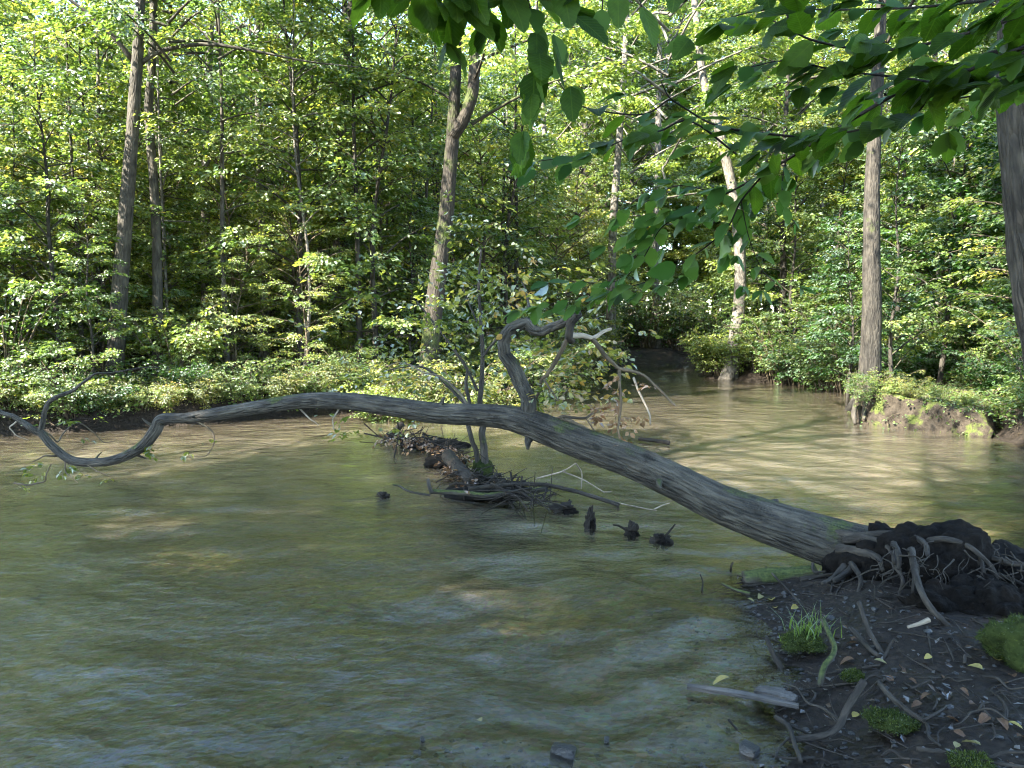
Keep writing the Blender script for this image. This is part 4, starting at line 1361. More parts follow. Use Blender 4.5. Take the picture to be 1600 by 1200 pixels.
stick('standing_stick', 'dark stick stuck in the shallows by the bank', [(1198, 998, .06), (1210, 1025, .03), (1226, 1054, -.02)], 8, 10, M['wood_wet'], 'stick', 9)
stick('leaning_twig', 'long thin twig leaning over the old log in the water', [(1197, 886, .10), (1215, 905, .08), (1232, 922, .06), (1252, 944, .10)], 3, 4, M['wood_root'], 'twig', 10)
stick('sunken_log', 'short old mossy log lying half sunken beside the fallen trunk', [(1162, 906, .03), (1195, 902, .05), (1230, 900, .06), (1275, 897, .08)], 30, 27, M['bark_mossy'], 'log', 11, sides=14,
      twigs=[([(1172, 928, .03), (1150, 922, .04), (1128, 912, .05)], 6, 4)])
stick('water_twig', 'thin black twig sticking out of the shallows', [(1096, 926, -.02), (1098, 910, .04), (1094, 897, .09)], 3, 2, M['wood_wet'], 'twig', 12)
stick('water_twig', 'tiny dark twig poking up near the sunken log', [(1142, 893, -.02), (1142, 886, .03), (1145, 879, .06)], 4, 3, M['wood_wet'], 'twig', 13)
stick('water_twig', 'small dark twig tilted in the clear shallows below the plank', [(1138, 1124, .03), (1148, 1136, .01), (1160, 1148, -.02)], 4, 3, M['wood_wet'], 'twig', 14)
stick('bank_root', 'low root along the muddy slope at the bottom of the bank', [(1432, 1170, .16), (1480, 1176, .17), (1530, 1188, .18), (1610, 1200, .19)], 7, 6, M['wood_root'], 'root', 15)
stick('bank_root', 'wavy pale root crossing the mud by the yellow leaf', [(1545, 1185, .17), (1570, 1176, .19), (1600, 1176, .20), (1640, 1180, .21)], 6, 5, M['wood_root'], 'root', 16)
stick('drift_branch', 'pale barkless drift branch on top of the debris dam', [(672, 768, .10), (719, 770, .10), (757, 774, .09), (790, 771, .10), (853, 764, .13)], 8, 9, M['bark_grey'], 'branch', 17,
      twigs=[([(674, 770, .10), (671, 760, .16), (669, 749, .22)], 7, 6), ([(672, 774, .08), (640, 768, .10), (625, 760, .12), (614, 757, .13)], 4, 3)])
stick('drift_branch', 'long dark drift branch trailing off the debris dam', [(732, 764, .13), (785, 758, .15), (845, 757, .14), (896, 767, .10), (930, 777, .06), (967, 789, .02)], 7, 7, M['wood_root'], 'branch', 18)
stick('drift_log', 'thick dark log wedged in the debris dam', [(700, 712, .12), (715, 730, .14), (740, 752, .12)], 22, 18, M['wood_wet'], 'log', 19, sides=12)
stick('drift_log', 'broken upright log end at the far tip of the debris dam', [(606, 682, .02), (616, 676, .08), (628, 662, .22)], 12, 10, M['wood_wet'], 'log', 20, sides=10)
stick('floating_branch', 'dark drift branch floating in the riffle behind the fallen trunk', [(998, 686, .05), (1020, 688, .05), (1046, 692, .04)], 5, 7, M['wood_wet'], 'branch', 21)
stick('bare_twig', 'bleached forked twig arching over the water from the debris dam', [(838, 748, .10), (860, 742, .16), (880, 736, .22), (900, 724, .32)], 2.5, 2, M['wood_pale'], 'twig', 22,
      twigs=[([(900, 724, .32), (909, 740, .2), (908, 764, .04)], 2.5, 1.5), ([(880, 737, .22), (912, 750, .14), (945, 770, .03)], 2.5, 1.5), ([(944, 769, .04), (956, 768, .08)], 2, 1)])
stick('bare_twig', 'bleached small twig lying in the current beyond the drift branch', [(966, 786, .03), (1000, 793, .03), (1026, 798, .02)], 2, 1.5, M['wood_pale'], 'twig', 23, twigs=[([(1022, 796, .03), (1034, 790, .06), (1046, 786, .08)], 2, 1.2)])


rgk = np.random.default_rng(808)
for i in range(34):
    px, py = rgk.uniform(1240, 1590), rgk.uniform(985, 1195)
    q0 = G(px, py, .14)
    q0[2] = ground_z(q0[0], q0[1]) + .012
    az = rgk.uniform(-.9, .9) + (math.pi if rgk.uniform() < .5 else 0)
    ln = rgk.uniform(.08, .34)
    pts_ = [q0]
    for j in range(4):
        az += rgk.normal(0, .45)
        v_ = pts_[-1] + np.array([math.cos(az), math.sin(az), 0]) * ln / 4
        v_[2] = max(ground_z(v_[0], v_[1]) + .008, -.02) + abs(rgk.normal(0, .012))
        pts_.append(v_)
    T = Tubes()
    T.curve([v_ - q0 for v_ in pts_], rgk.uniform(.003, .009), .002, n=20, sides=7, rough=.2, seed=i)
    link('dead_root', T.mesh('dead_root', M['wood_root' if i % 3 else 'wood_wet']), None, q0, 'thin crooked dead root lying on the dark mud' if i % 3 else 'thin black wet root lying on the dark mud', 'root', 'dead roots on the mud' if i % 3 else 'black wet roots on the mud')


def snag(label, px, py, w, h, seed, tw=None):
    c = G(px, py)
    s = c[1] / F_PX
    o = link('snag', None, None, c, label, 'snag')
    lump('stump', c + np.array([0, 0, h * s * .3]), (w * s / 2.4, w * s / 3, h * s * .55), M['wood_wet'], seed, o, 4, 1.0, c, freq=3.5)
    lump('clod', c + np.array([w * s * .3, -.02, h * s * .1]), (w * s / 3, w * s / 3, h * s * .35), M['soil_shade_dark'], seed + 50, o, 4, .9, c, freq=3.0)
    rs = np.random.default_rng(seed)
    for q_ in range(4):
        T = Tubes()
        a_ = c + np.array([rs.normal(0, w * s * .3), 0, h * s * .3])
        b_ = a_ + np.array([rs.normal(0, w * s * .5), rs.normal(0, .04), rs.uniform(-.5, .5) * h * s])
        T.curve([a_ - c, (a_ + b_) / 2 - c + rs.normal(0, .008, 3), b_ - c], .006, .002, n=8, sides=6, rough=.1)
        link('twig', T.mesh('twig', M['wood_wet']), o)
    if tw:
        T = Tubes()
        T.curve([P(a, b, c[1]) - c for a, b in tw], 2.5 * s, 1.2 * s, n=8, sides=6)
        link('twig', T.mesh('twig', M['wood_wet']), o)


snag('tall narrow black snag standing in the current', 921, 822, 13, 26, 1, [(921, 815), (920, 800), (922, 792)])
snag('round black snag in the current between two others', 987, 834, 18, 18, 2, [(984, 832), (968, 822), (958, 820)])
snag('broad black snag with a stick jutting up from it', 1031, 848, 24, 18, 3, [(1036, 842), (1046, 830), (1055, 819)])
snag('low black snag beside the debris dam end', 878, 797, 30, 10, 4, [(885, 795), (890, 780)])
snag('small dark snag with white water by the dam', 598, 776, 14, 6, 5)


def stone(label, px, py, w, h, seed, z=0.0, mat='rock'):
    c = G(px, py, z)
    s = c[1] / F_PX
    bm_ = bmesh.new()
    rs = np.random.default_rng(seed)
    for sx_ in (-1, 1):
        for sy_ in (-1, 1):
            for sz_ in (-1, 1):
                for r_ in range(2):
                    q_ = np.array([sx_, sy_, sz_]) * rs.uniform(.5, 1.0, 3)
                    bm_.verts.new(q_ * np.array([w * s / 2, w * s / 2 * .75, h * s * .62]))
    bmesh.ops.convex_hull(bm_, input=bm_.verts[:])
    bmesh.ops.delete(bm_, geom=[v for v in bm_.verts if not v.link_faces], context='VERTS')
    bmesh.ops.bevel(bm_, geom=bm_.edges[:], offset=w * s * .03, segments=2, affect='EDGES')
    bmesh.ops.rotate(bm_, verts=bm_.verts[:], cent=(0, 0, 0), matrix=Euler((rs.normal(0, .12), rs.normal(0, .12), rs.uniform(0, 6))).to_matrix())
    me = bpy.data.meshes.new('stone')
    bm_.to_mesh(me)
    bm_.free()
    me.materials.append(M[mat])
    link('stone', me, None, c, label, 'stone')


stone('blocky dark wet stone in the shallows', 880, 1180, 46, 30, 11)
stone('round dark stone under the plank in the shallows', 1170, 1176, 34, 22, 12)
stone('small brown stone on the gravel', 652, 1178, 12, 9, 13)
stone('small black pebble on the gravel shallows', 660, 1156, 10, 7, 14)
stone('small black stone breaking the surface near the blocky stone', 948, 1158, 12, 10, 15)


def plank(label, a, b, w, seed):
    p0, p1 = G(*a), G(*b)
    d = p1 - p0
    ln = np.linalg.norm(d)
    d /= ln
    sd_ = unit(np.cross(d, UP))
    s = p0[1] / F_PX
    ns = 14
    V = []
    rg_ = np.random.default_rng(seed)
    for i in range(ns):
        t = i / (ns - 1)
        c_ = d * ln * t + UP * 0.01 * math.sin(t * 3)
        hw = w * s / 2 * (0.55 + 0.45 * math.sin(math.pi * min(1, 0.15 + t * 0.8))) * (1 + rg_.normal(0, .06))
        th = 0.008
        V += [c_ - sd_ * hw + UP * (th + rg_.normal(0, .001)), c_ - sd_ * hw * .2 + UP * (th + .004), c_ + sd_ * hw + UP * (th + rg_.normal(0, .001)), c_ + sd_ * hw - UP * th, c_ - sd_ * hw - UP * th]
    F = []
    for i in range(ns - 1):
        for j in range(5):
            F.append((i * 5 + j, i * 5 + (j + 1) % 5, (i + 1) * 5 + (j + 1) % 5, (i + 1) * 5 + j))
    V = np.array(V)
    bk = np.stack([V @ sd_, V @ UP, V @ d], -1)
    me = mesh_np('plank', V, [np.array(F), np.array([[0, 1, 2], [0, 2, 3], [0, 3, 4]]) + 0, np.array([[0, 2, 1], [0, 3, 2], [0, 4, 3]]) + (ns - 1) * 5], [M['wood_grey']], [0, 0, 0], attrs={'bark': ('FLOAT_VECTOR', bk)})
    link('wood_splinter', me, None, p0, label, 'wood')


plank('long weathered grey wood splinter lying on the shallow water', (1074, 1073, .03), (1248, 1104, .04), 15, 1)
plank('short wide weathered wood slab beside the long splinter', (1182, 1078, .04), (1244, 1094, .05), 30, 2)

# debris dam litter
rg = np.random.default_rng(55)
T = Tubes()
Ld = Leaves()
DP = [(612, 684), (640, 690), (665, 690), (690, 700), (705, 712), (715, 735), (740, 755), (770, 766), (800, 775), (830, 780), (760, 752), (790, 760)]
for i in range(240):
    k = rg.integers(0, len(DP))
    c = G(DP[k][0] + rg.normal(0, 12), DP[k][1] + rg.normal(0, 4), rg.uniform(0.0, 0.14))
    a = rg.normal(0, 1, 3) * np.array([1, .7, .35])
    a = unit(a) * rg.uniform(0.1, 0.34)
    T.curve([c - a, c + rg.normal(0, .025, 3), c + a], rg.uniform(.004, .014), .003, n=6, sides=5, rough=.1, seed=i)
link('twig_litter', T.mesh('twig_litter', M['wood_wet']), label='tangle of small wet twigs packed into the debris dam', cat='twigs', kind='stuff')
o = np.array([G(DP[k][0] + rg.normal(0, 14), DP[k][1] + rg.normal(0, 4), rg.uniform(0.05, .16)) for k in rg.integers(0, 7, 150)])
an = rg.uniform(0, 6.28, 150)
Ld.sprays(o, np.stack([np.cos(an), np.sin(an), rg.normal(0, .5, 150)], -1), rg.uniform(.05, .12, 150), 5, rg, leaf=.06, tilt=.9, tint=rg.uniform(.1, 1, 150), ribbons=False)
link('leaf_litter', Ld.mesh('leaf_litter', M['leaf_dead'], M['twig']), label='brown dead leaves caught in the debris dam', cat='leaves', kind='stuff')
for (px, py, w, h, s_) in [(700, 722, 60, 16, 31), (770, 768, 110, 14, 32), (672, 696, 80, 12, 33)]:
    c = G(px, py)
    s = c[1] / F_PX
    lump('mud_bar', np.array([0, 0, .0]), (w * s / 2, .35, h * s * .7), M['soil_shade_dark'], s_, None, 4, .4, loc=c, kind='structure', label='dark mud bar under the debris dam')

# sapling growing out of the debris dam
c = G(753, 742)
sap = link('streamside_sapling', None, None, c, 'twin-stemmed pale sapling growing from a mossy stump in the stream', 'sapling')
ys = c[1]
lump('stump', P(754, 736, ys), (.12, .11, .13), M['moss'], 3, sap, 4, .25, c, label='mossy green stump at the foot')


def sbr(pix, a, b, name='stem'):
    T = Tubes()
    T.curve([P(x, y, ys + (d[0] if d else 0)) - c for x, y, *d in pix], a * ys / F_PX / 2, b * ys / F_PX / 2, n=6 * len(pix), sides=9, rough=.08, seed=int(a * 7 + b))
    link(name, T.mesh(name, M['bark_grey']), sap)


sbr([(758, 735), (756, 700), (753, 676), (757, 655), (750, 632), (753, 590), (754, 545), (751, 500), (748, 440), (752, 390)], 13, 3)
sbr([(748, 735), (744, 705), (738, 690), (730, 655), (735, 640), (728, 600), (729, 575), (706, 542), (679, 506), (650, 470)], 9, 2.5)
sbr([(746, 610), (729, 576, .1), (706, 543, .2), (690, 520, .3)], 5, 2, 'branch')
sbr([(740, 645), (700, 603, .2), (666, 576, .3), (636, 573, .4), (600, 580, .5)], 6, 2, 'branch')
sbr([(752, 560), (775, 530, -.1), (800, 500, -.2), (830, 480, -.2)], 5, 2, 'branch')
sbr([(753, 520), (735, 480, .2), (720, 440, .4)], 4, 1.5, 'branch')
rg = np.random.default_rng(66)
Lv = Leaves()
for (px, py, n_) in [(752, 400, 10), (748, 450, 10), (720, 440, 10), (690, 500, 9), (655, 470, 10), (640, 540, 8), (610, 575, 8), (680, 560, 6), (800, 495, 9), (835, 475, 8), (770, 420, 9), (700, 460, 10), (620, 510, 8), (860, 520, 6), (880, 560, 5), (600, 610, 6), (560, 600, 5), (640, 610, 4), (790, 560, 3)]:
    spray_px(Lv, px, py, ys + rg.uniform(0, 1.2), int(n_ * 1.15), .38, .46, 13, .07, .05, .6, c)
link('foliage', Lv.mesh('foliage', M['leaf_olive'], M['twig'], rich=True), sap)

# ------------------------------------------------------------------ grass, moss and fallen leaves on the near bank
def grass(label, px, py, z, n, h, seed, spread=.06):
    c = G(px, py, z)
    rg_ = np.random.default_rng(seed)
    V, F = [], []
    for i in range(n):
        b = np.array([rg_.normal(0, spread), rg_.normal(0, spread * .7), -.02])
        az = rg_.uniform(0, 6.28)
        d = np.array([math.cos(az), math.sin(az), 0])
        s = np.array([-d[1], d[0], 0]) * .0032
        hh = h * rg_.uniform(.5, 1.15)
        k = len(V)
        for t in (0, .4, .75, 1.0):
            p = b + UP * hh * (t - .28 * t * t) + d * hh * .75 * t * t
            V += [p - s * (1.02 - t), p + s * (1.02 - t)]
        F += [(k, k + 1, k + 3, k + 2), (k + 2, k + 3, k + 5, k + 4), (k + 4, k + 5, k + 7, k + 6)]
    me = mesh_np('grass_tuft', np.array(V), [np.array(F)], [M['leaf_lime']], attrs={'tint': ('FLOAT', np.full(len(V), .3))})
    link('grass_tuft', me, None, c, label, 'grass')


grass('small bright grass tuft on the moss by the water edge', 1262, 985, .14, 60, .16, 1)
grass('thin grass tuft on the sunlit islet', 1455, 612, .45, 40, .35, 2, .12)


def moss_pad(label, px, py, z, w, h, seed):
    c = G(px, py, z)
    s = c[1] / F_PX
    o = lump('moss_cushion', np.zeros(3), (w * s / 2, w * s / 2.4, h * s / 2), M['moss'], seed, None, 4, .5, loc=c, label=label, cat='moss', freq=2.6)
    rg_ = np.random.default_rng(seed)
    n_ = len(o.data.vertices)
    V_ = np.array([v.co[:] for v in o.data.vertices])
    N_ = np.array([v.normal[:] for v in o.data.vertices])
    k_ = rg_.integers(0, n_, 2600)
    L_ = Leaves()
    d_ = unit(N_[k_] * .8 + rg_.normal(0, .5, (2600, 3)) + UP * .3)
    nn_ = rg_.normal(0, 1, (2600, 3))
    nn_ = unit(nn_ - d_ * np.sum(nn_ * d_, -1, keepdims=True))
    L_.add(V_[k_] + rg_.normal(0, .004, (2600, 3)), d_, nn_, rg_.uniform(.006, .018, 2600), rg_.uniform(.002, .005, 2600), rg_.uniform(0, .9, 2600))
    link('moss_shoots', L_.mesh('moss_shoots', M['leaf_moss'], M['twig']), o, kind='stuff')


moss_pad('mossy cushion below the grass tuft at the water edge', 1258, 1003, .08, 60, 26, 41)
moss_pad('mossy cushion at the right foot of the root plate', 1585, 1010, .22, 90, 80, 42)
moss_pad('low moss patch between the bent branch and the pale root', 1395, 1125, .12, 70, 14, 43)
moss_pad('small moss patch below the mossy root', 1332, 1056, .10, 26, 12, 44)
moss_pad('low moss patch by the bottom bank root', 1525, 1192, .17, 60, 10, 45)


rg = np.random.default_rng(123)
cand = np.stack([rg.uniform(.9, 4.2, 9000), rg.uniform(1.6, 5.2, 9000)], -1)
sdn = signed_dist(cand[:, 0], cand[:, 1], SHORE)
cand = cand[(sdn > -0.12)]
zz = height(cand[:, 0][None], cand[:, 1][None])[0]
Lv = Leaves()
k_ = 1500
an = rg.uniform(0, 6.28, k_)
Lv.add(np.column_stack([cand[:k_], zz[:k_] + .006]), unit(np.stack([np.cos(an), np.sin(an), rg.normal(.1, .25, k_)], -1)), unit(np.array([0, 0, 1.0]) + rg.normal(0, .35, (k_, 3))), rg.uniform(.012, .05, k_), rg.uniform(.008, .028, k_), rg.uniform(0, .6, k_))
T = Tubes()
for p_, z_ in zip(cand[k_:k_ + 420], zz[k_:k_ + 420]):
    a_ = rg.uniform(0, 6.28)
    h_ = np.array([math.cos(a_), math.sin(a_), rg.normal(0, .12)]) * rg.uniform(.03, .22)
    c_ = np.array([p_[0], p_[1], z_ + .006])
    T.curve([c_ - h_, c_ + rg.normal(0, .008, 3), c_ + h_], rg.uniform(.0015, .0065), .001, n=6, sides=5, rough=.1)
link('mud_litter', Lv.mesh('mud_litter', M['leaf_litter'], M['twig']), label='scraps of dead leaves trodden into the dark mud', cat='litter', kind='stuff')
link('mud_twigs', T.mesh('mud_twigs', M['wood_root']), label='small dead twigs strewn on the dark mud', cat='twigs', kind='stuff')
import bmesh
bm_ = bmesh.new()
bmesh.ops.create_icosphere(bm_, subdivisions=1, radius=1.0)
bv = np.array([v.co[:] for v in bm_.verts])
bf = np.array([[v.index for v in f.verts] for f in bm_.faces])
bm_.free()
pv, pf = [], []
cand2 = np.stack([rg.uniform(-1.3, 4.0, 4200), rg.uniform(2.2, 4.6, 4200)], -1)
s2 = signed_dist(cand2[:, 0], cand2[:, 1], SHORE)
cand2 = cand2[(s2 > -0.45) & (rg.uniform(0, 1, len(s2)) < np.exp(-np.abs(s2) * 2.2))]
for q_, (p_, z_) in enumerate(zip(cand2, height(cand2[:, 0][None], cand2[:, 1][None])[0])):
    r_ = rg.uniform(.004, .016) * (2.0 if rg.uniform() < .05 else 1)
    pf.append(bf + 12 * q_)
    pv.append((bv + rg.normal(0, .16, bv.shape)) * np.array([1, rg.uniform(.6, 1), rg.uniform(.4, .8)]) * r_ + np.array([p_[0], p_[1], z_ + r_ * .2]))
link('gravel', mesh_np('gravel', np.vstack(pv), [np.vstack(pf)], [M['rock']]), label='small dark gravel along the near water edge', cat='gravel', kind='stuff')


def leaf_template(name, mat, L=1.0, Wd=0.62, serr=0.016, fold=0.10, curl=0.12):
    """toothed oval leaf blade with folded midrib, along +X, unit length"""
    ns = 9
    xs = np.linspace(0, 1, ns)
    V, F = [], []
    for i, x in enumerate(xs):
        w = Wd / 2 * (math.sin(math.pi * min(1, x ** 0.82 * 0.985 + .012)) ** 0.75)
        if i == ns - 1:
            w = 0.0
        w += serr * (1 if i % 2 else -1) * (0 < i < ns - 1)
        z0 = -curl * (x - .15) ** 2
        V += [(x, 0, z0), (x + .02 * (i % 2), w, z0 + fold * w * 1.6), (x + .02 * (i % 2), -w, z0 + fold * w * 1.6)]
    for i in range(ns - 1):
        a, b = 3 * i, 3 * (i + 1)
        if i == ns - 2:
            F += [(a, b, a + 1), (a, a + 2, b)]
        else:
            F += [(a, b, b + 1, a + 1), (a, a + 2, b + 2, b)]
    tri = np.array([f for f in F if len(f) == 3])
    qd = np.array([f for f in F if len(f) == 4])
    return mesh_np(name, np.array(V), [qd, tri], [mat], smooth=True)


def hornbeam_material(name, c0, c1, trans=.55, tm=(1.6, 1.6, .6)):
    m, nt, out = new_mat(name)
    tcn = nd(nt, 'ShaderNodeTexCoord')
    co = tcn.outputs['Object']
    sx = nd(nt, 'ShaderNodeSeparateXYZ')
    nt.links.new(co, sx.inputs[0])
    ay = math_n(nt, 'ABSOLUTE', sx.outputs['Y'])
    ph = math_n(nt, 'MULTIPLY', math_n(nt, 'SUBTRACT', sx.outputs['X'], math_n(nt, 'MULTIPLY', ay, .9)), 62.0)
    w = math_n(nt, 'SINE', ph)
    vein = ramp(nt, w, [(0.80, (0, 0, 0)), (0.98, (1, 1, 1))])
    mid = ramp(nt, ay, [(0.0, (1, 1, 1)), (0.022, (0, 0, 0))])
    inf = nt.nodes.new('ShaderNodeObjectInfo')
    c = mixc(nt, inf.outputs['Random'], c0, c1)
    c = mixc(nt, .5, c, ramp(nt, noise(nt, co, 5, 4), [(.3, (.6, .6, .6)), (.7, (1.25, 1.25, 1.2))]), 'MULTIPLY')
    vv = math_n(nt, 'MAXIMUM', math_n(nt, 'MULTIPLY', vein, .4), mid)
    c = mixc(nt, math_n(nt, 'MULTIPLY', vv, .42), c, (c1[0] * 1.9, c1[1] * 1.6, c1[2] * 1.8))
    bp = nd(nt, 'ShaderNodeBump', i_Strength=.14, i_Distance=.01)
    nt.links.new(w, bp.inputs['Height'])
    tc = mixc(nt, 1.0, c, tm, 'MULTIPLY')
    df = nd(nt, 'ShaderNodeBsdfPrincipled', i_Roughness=.5)
    df.inputs['Specular IOR Level'].default_value = .22
    nt.links.new(c, df.inputs['Base Color'])
    nt.links.new(bp.outputs[0], df.inputs['Normal'])
    tr = nd(nt, 'ShaderNodeBsdfTranslucent')
    nt.links.new(tc, tr.inputs[0])
    mx = nd(nt, 'ShaderNodeMixShader')
    mx.inputs[0].default_value = trans
    nt.links.new(df.outputs[0], mx.inputs[1])
    nt.links.new(tr.outputs[0], mx.inputs[2])
    nt.links.new(mx.outputs[0], out.inputs[0])
    return m


M['hornbeam'] = hornbeam_material('hornbeam', (.024, .058, .008), (.05, .10, .013), .6, (2.1, 2.0, .7))
M['leaf_yellow'] = hornbeam_material('leaf_yellow', (.33, .27, .07), (.22, .20, .09), .25, (1.1, 1, .7))
M['leaf_brown'] = hornbeam_material('leaf_brown', (.085, .05, .028), (.14, .085, .05), .2, (1.1, .9, .7))
LEAF_T = [leaf_template('leaf_blade', M['hornbeam'], Wd=w, curl=cu, fold=fo) for w, cu, fo in ((.60, .15, .10), (.66, .35, .16), (.56, .05, .06))]
YEL_T = leaf_template('fallen_blade', M['leaf_yellow'], Wd=.58, curl=.3, fold=.25)
BRN_T = leaf_template('fallen_blade', M['leaf_brown'], Wd=.6, curl=.5, fold=.3)


def place_leaf(name, me, p, d, nrm, L, parent=None, **kw):
    from mathutils import Matrix
    d = unit(np.array(d, float))
    nrm = np.array(nrm, float)
    nrm = unit(nrm - d * np.dot(nrm, d))
    s = np.cross(nrm, d)
    o = link(name, me, parent, **kw)
    mt = Matrix(((d[0] * L, s[0] * L, nrm[0] * L, p[0]), (d[1] * L, s[1] * L, nrm[1] * L, p[1]), (d[2] * L, s[2] * L, nrm[2] * L, p[2]), (0, 0, 0, 1)))
    o.matrix_local = mt
    return o


rg = np.random.default_rng(88)
FL = [(1206, 938, .04, 18), (1190, 930, .05, 14), (1212, 950, .05, 14), (1246, 947, .06, 14), (1366, 1031, .12, 16), (1535, 1045, .20, 22), (1560, 1032, .22, 20), (1455, 1024, .14, 14), (1532, 1164, .19, 26), (1493, 1168, .17, 16), (1240, 1001, .09, 14), (1332, 1120, .10, 16),
      (1140, 1058, .012, 26), (1168, 935, .03, 10), (752, 1127, .015, 14), (1575, 1128, .21, 18)]
for i, (px, py, z, w) in enumerate(FL):
    p = G(px, py, z)
    gz = ground_z(p[0], p[1])
    p = G(px, py, max(gz, 0.0) + .02)
    az = rg.uniform(0, 6.28)
    place_leaf('fallen_leaf', YEL_T, p, (math.cos(az), math.sin(az), rg.normal(0, .15)), (rg.normal(0, .25), rg.normal(0, .25) - .2, 1), w * p[1] / F_PX * 1.15,
               label='fallen yellow leaf lying at the muddy stream edge', cat='leaf', group='fallen yellow leaves')
BL = [(1478, 1120, 20), (1545, 1118, 22), (1560, 1122, 22), (1475, 1060, 16), (1500, 1075, 14), (1570, 1068, 22), (1585, 1058, 18), (1455, 1085, 18), (1405, 1040, 16), (1385, 1055, 18), (1340, 1005, 14), (1330, 995, 14), (1490, 1142, 16), (1590, 1150, 20), (1440, 1098, 16), (1515, 1100, 14), (1335, 1030, 20), (1420, 1060, 12), (1575, 1190, 20), (1500, 1188, 16)]
for i, (px, py, w) in enumerate(BL):
    p = G(px, py, .15)
    p = G(px, py, ground_z(p[0], p[1]) + .015)
    az = rg.uniform(0, 6.28)
    place_leaf('fallen_leaf', BRN_T, p, (math.cos(az), math.sin(az), rg.normal(0, .1)), (rg.normal(0, .25), rg.normal(0, .25), 1), w * p[1] / F_PX * 1.15, label='curled brown fallen leaf on the dark mud', cat='leaf', group='fallen brown leaves')

# ------------------------------------------------------------------ hornbeam bough overhanging from the right
HB = np.array([3.1, -0.9, ground_z(3.1, -0.9)])
horn = link('hornbeam_tree', None, None, HB, 'hornbeam with toothed green leaves on boughs hanging over the stream', 'tree')
T = Tubes()
T.curve([np.array([0, 0, -.2]), np.array([.05, .05, 1.5]), np.array([0.0, .1, 3.2]), np.array([-.1, .15, 5.5]), np.array([-.2, .2, 8.0])], .15, .04, n=24, sides=12, rough=.1, seed=9, flare=(.6, .3, 5))
link('trunk', T.mesh('trunk', M['bark_smooth']), horn)
Lc = limb_crown(np.random.default_rng(98), 4.2, 9.0, 30, 3.4, 16, 22, .09, .1, .5, axis_fn=lambda z: np.array([-.025 * z, .025 * z, z]), tilt=.45, keep_fn=lambda q: shade_keep(q + HB))
link('crown', Lc.mesh('crown', M['leaf_deep'], M['twig']), horn)
rg = np.random.default_rng(99)
BOUGH = [
    # (pixel path with depth, start width in metres, leaf length m, spacing m, leaves on?)
    ('main', [(1900, -60, 1.3), (1720, 20, 1.6), (1600, 66, 1.75), (1499, 101, 1.85), (1397, 148, 1.95), (1296, 209, 2.05), (1195, 270, 2.2), (1130, 305, 2.3), (1060, 337, 2.45), (990, 372, 2.6)], .020, .085, .055),
    ('b2', [(1750, 30, 1.5), (1600, 74, 1.65), (1465, 135, 1.8), (1431, 175, 1.85), (1347, 202, 1.9), (1262, 216, 2.0), (1190, 245, 2.1)], .014, .085, .055),
    ('c', [(1262, 216, 2.0), (1158, 204, 1.95), (1110, 192, 1.9), (1070, 169, 1.85), (1046, 152, 1.8), (1033, 128, 1.75)], .007, .07, .09),
    ('arc', [(1046, 155, 1.8), (1002, 179, 1.8), (918, 169, 1.75), (890, 150, 1.7), (871, 125, 1.7)], .004, .075, .10),
    ('d', [(1150, 240, 2.1), (1080, 190, 2.0), (1030, 205, 2.0), (980, 217, 2.0), (920, 240, 2.0), (840, 252, 2.0)], .006, .08, .06),
    ('b', [(1195, 270, 2.2), (1158, 314, 2.25), (1134, 358, 2.3), (1080, 402, 2.4), (1010, 440, 2.5), (930, 460, 2.6), (860, 475, 2.7)], .006, .08, .055),
    ('e', [(760, -160, 1.2), (812, -40, 1.3), (825, 0, 1.35), (838, 50, 1.35), (835, 110, 1.35), (828, 150, 1.35)], .005, .082, .03),
    ('h', [(1230, 240, 2.1), (1222, 290, 2.1), (1228, 330, 2.1), (1245, 350, 2.1)], .004, .05, .03),
    ('i', [(1900, -140, 1.3), (1650, 0, 1.5), (1500, 55, 1.6), (1380, 78, 1.65), (1262, 60, 1.6), (1228, 20, 1.6), (1220, -30, 1.6)], .012, .085, .05),
    ('j', [(1800, 60, 1.4), (1600, 100, 1.7), (1500, 130, 1.8), (1400, 120, 1.75), (1310, 110, 1.7), (1230, 95, 1.7), (1170, 105, 1.7)], .010, .088, .05),
    ('k', [(1750, -60, 1.5), (1600, -10, 1.6), (1450, 10, 1.7), (1330, 15, 1.75), (1200, 15, 1.7), (1130, 30, 1.65)], .010, .085, .05),
    ('l', [(1060, 337, 2.45), (1030, 360, 2.5), (1000, 410, 2.55), (960, 440, 2.6), (890, 440, 2.7)], .005, .075, .055),
    ('m', [(1130, 305, 2.3), (1060, 290, 2.35), (1010, 315, 2.4), (960, 330, 2.45)], .004, .075, .06),
    ('n', [(1158, 314, 2.25), (1170, 370, 2.3), (1190, 420, 2.35), (1210, 440, 2.4)], .003, .06, .06),
    ('o', [(1880, 60, 1.5), (1700, 130, 1.7), (1600, 125, 1.8), (1520, 150, 1.9), (1420, 160, 2.0), (1340, 150, 2.05)], .010, .08, .055),
]
HL = []            # every hornbeam leaf: bough, blade, base, direction, normal, length
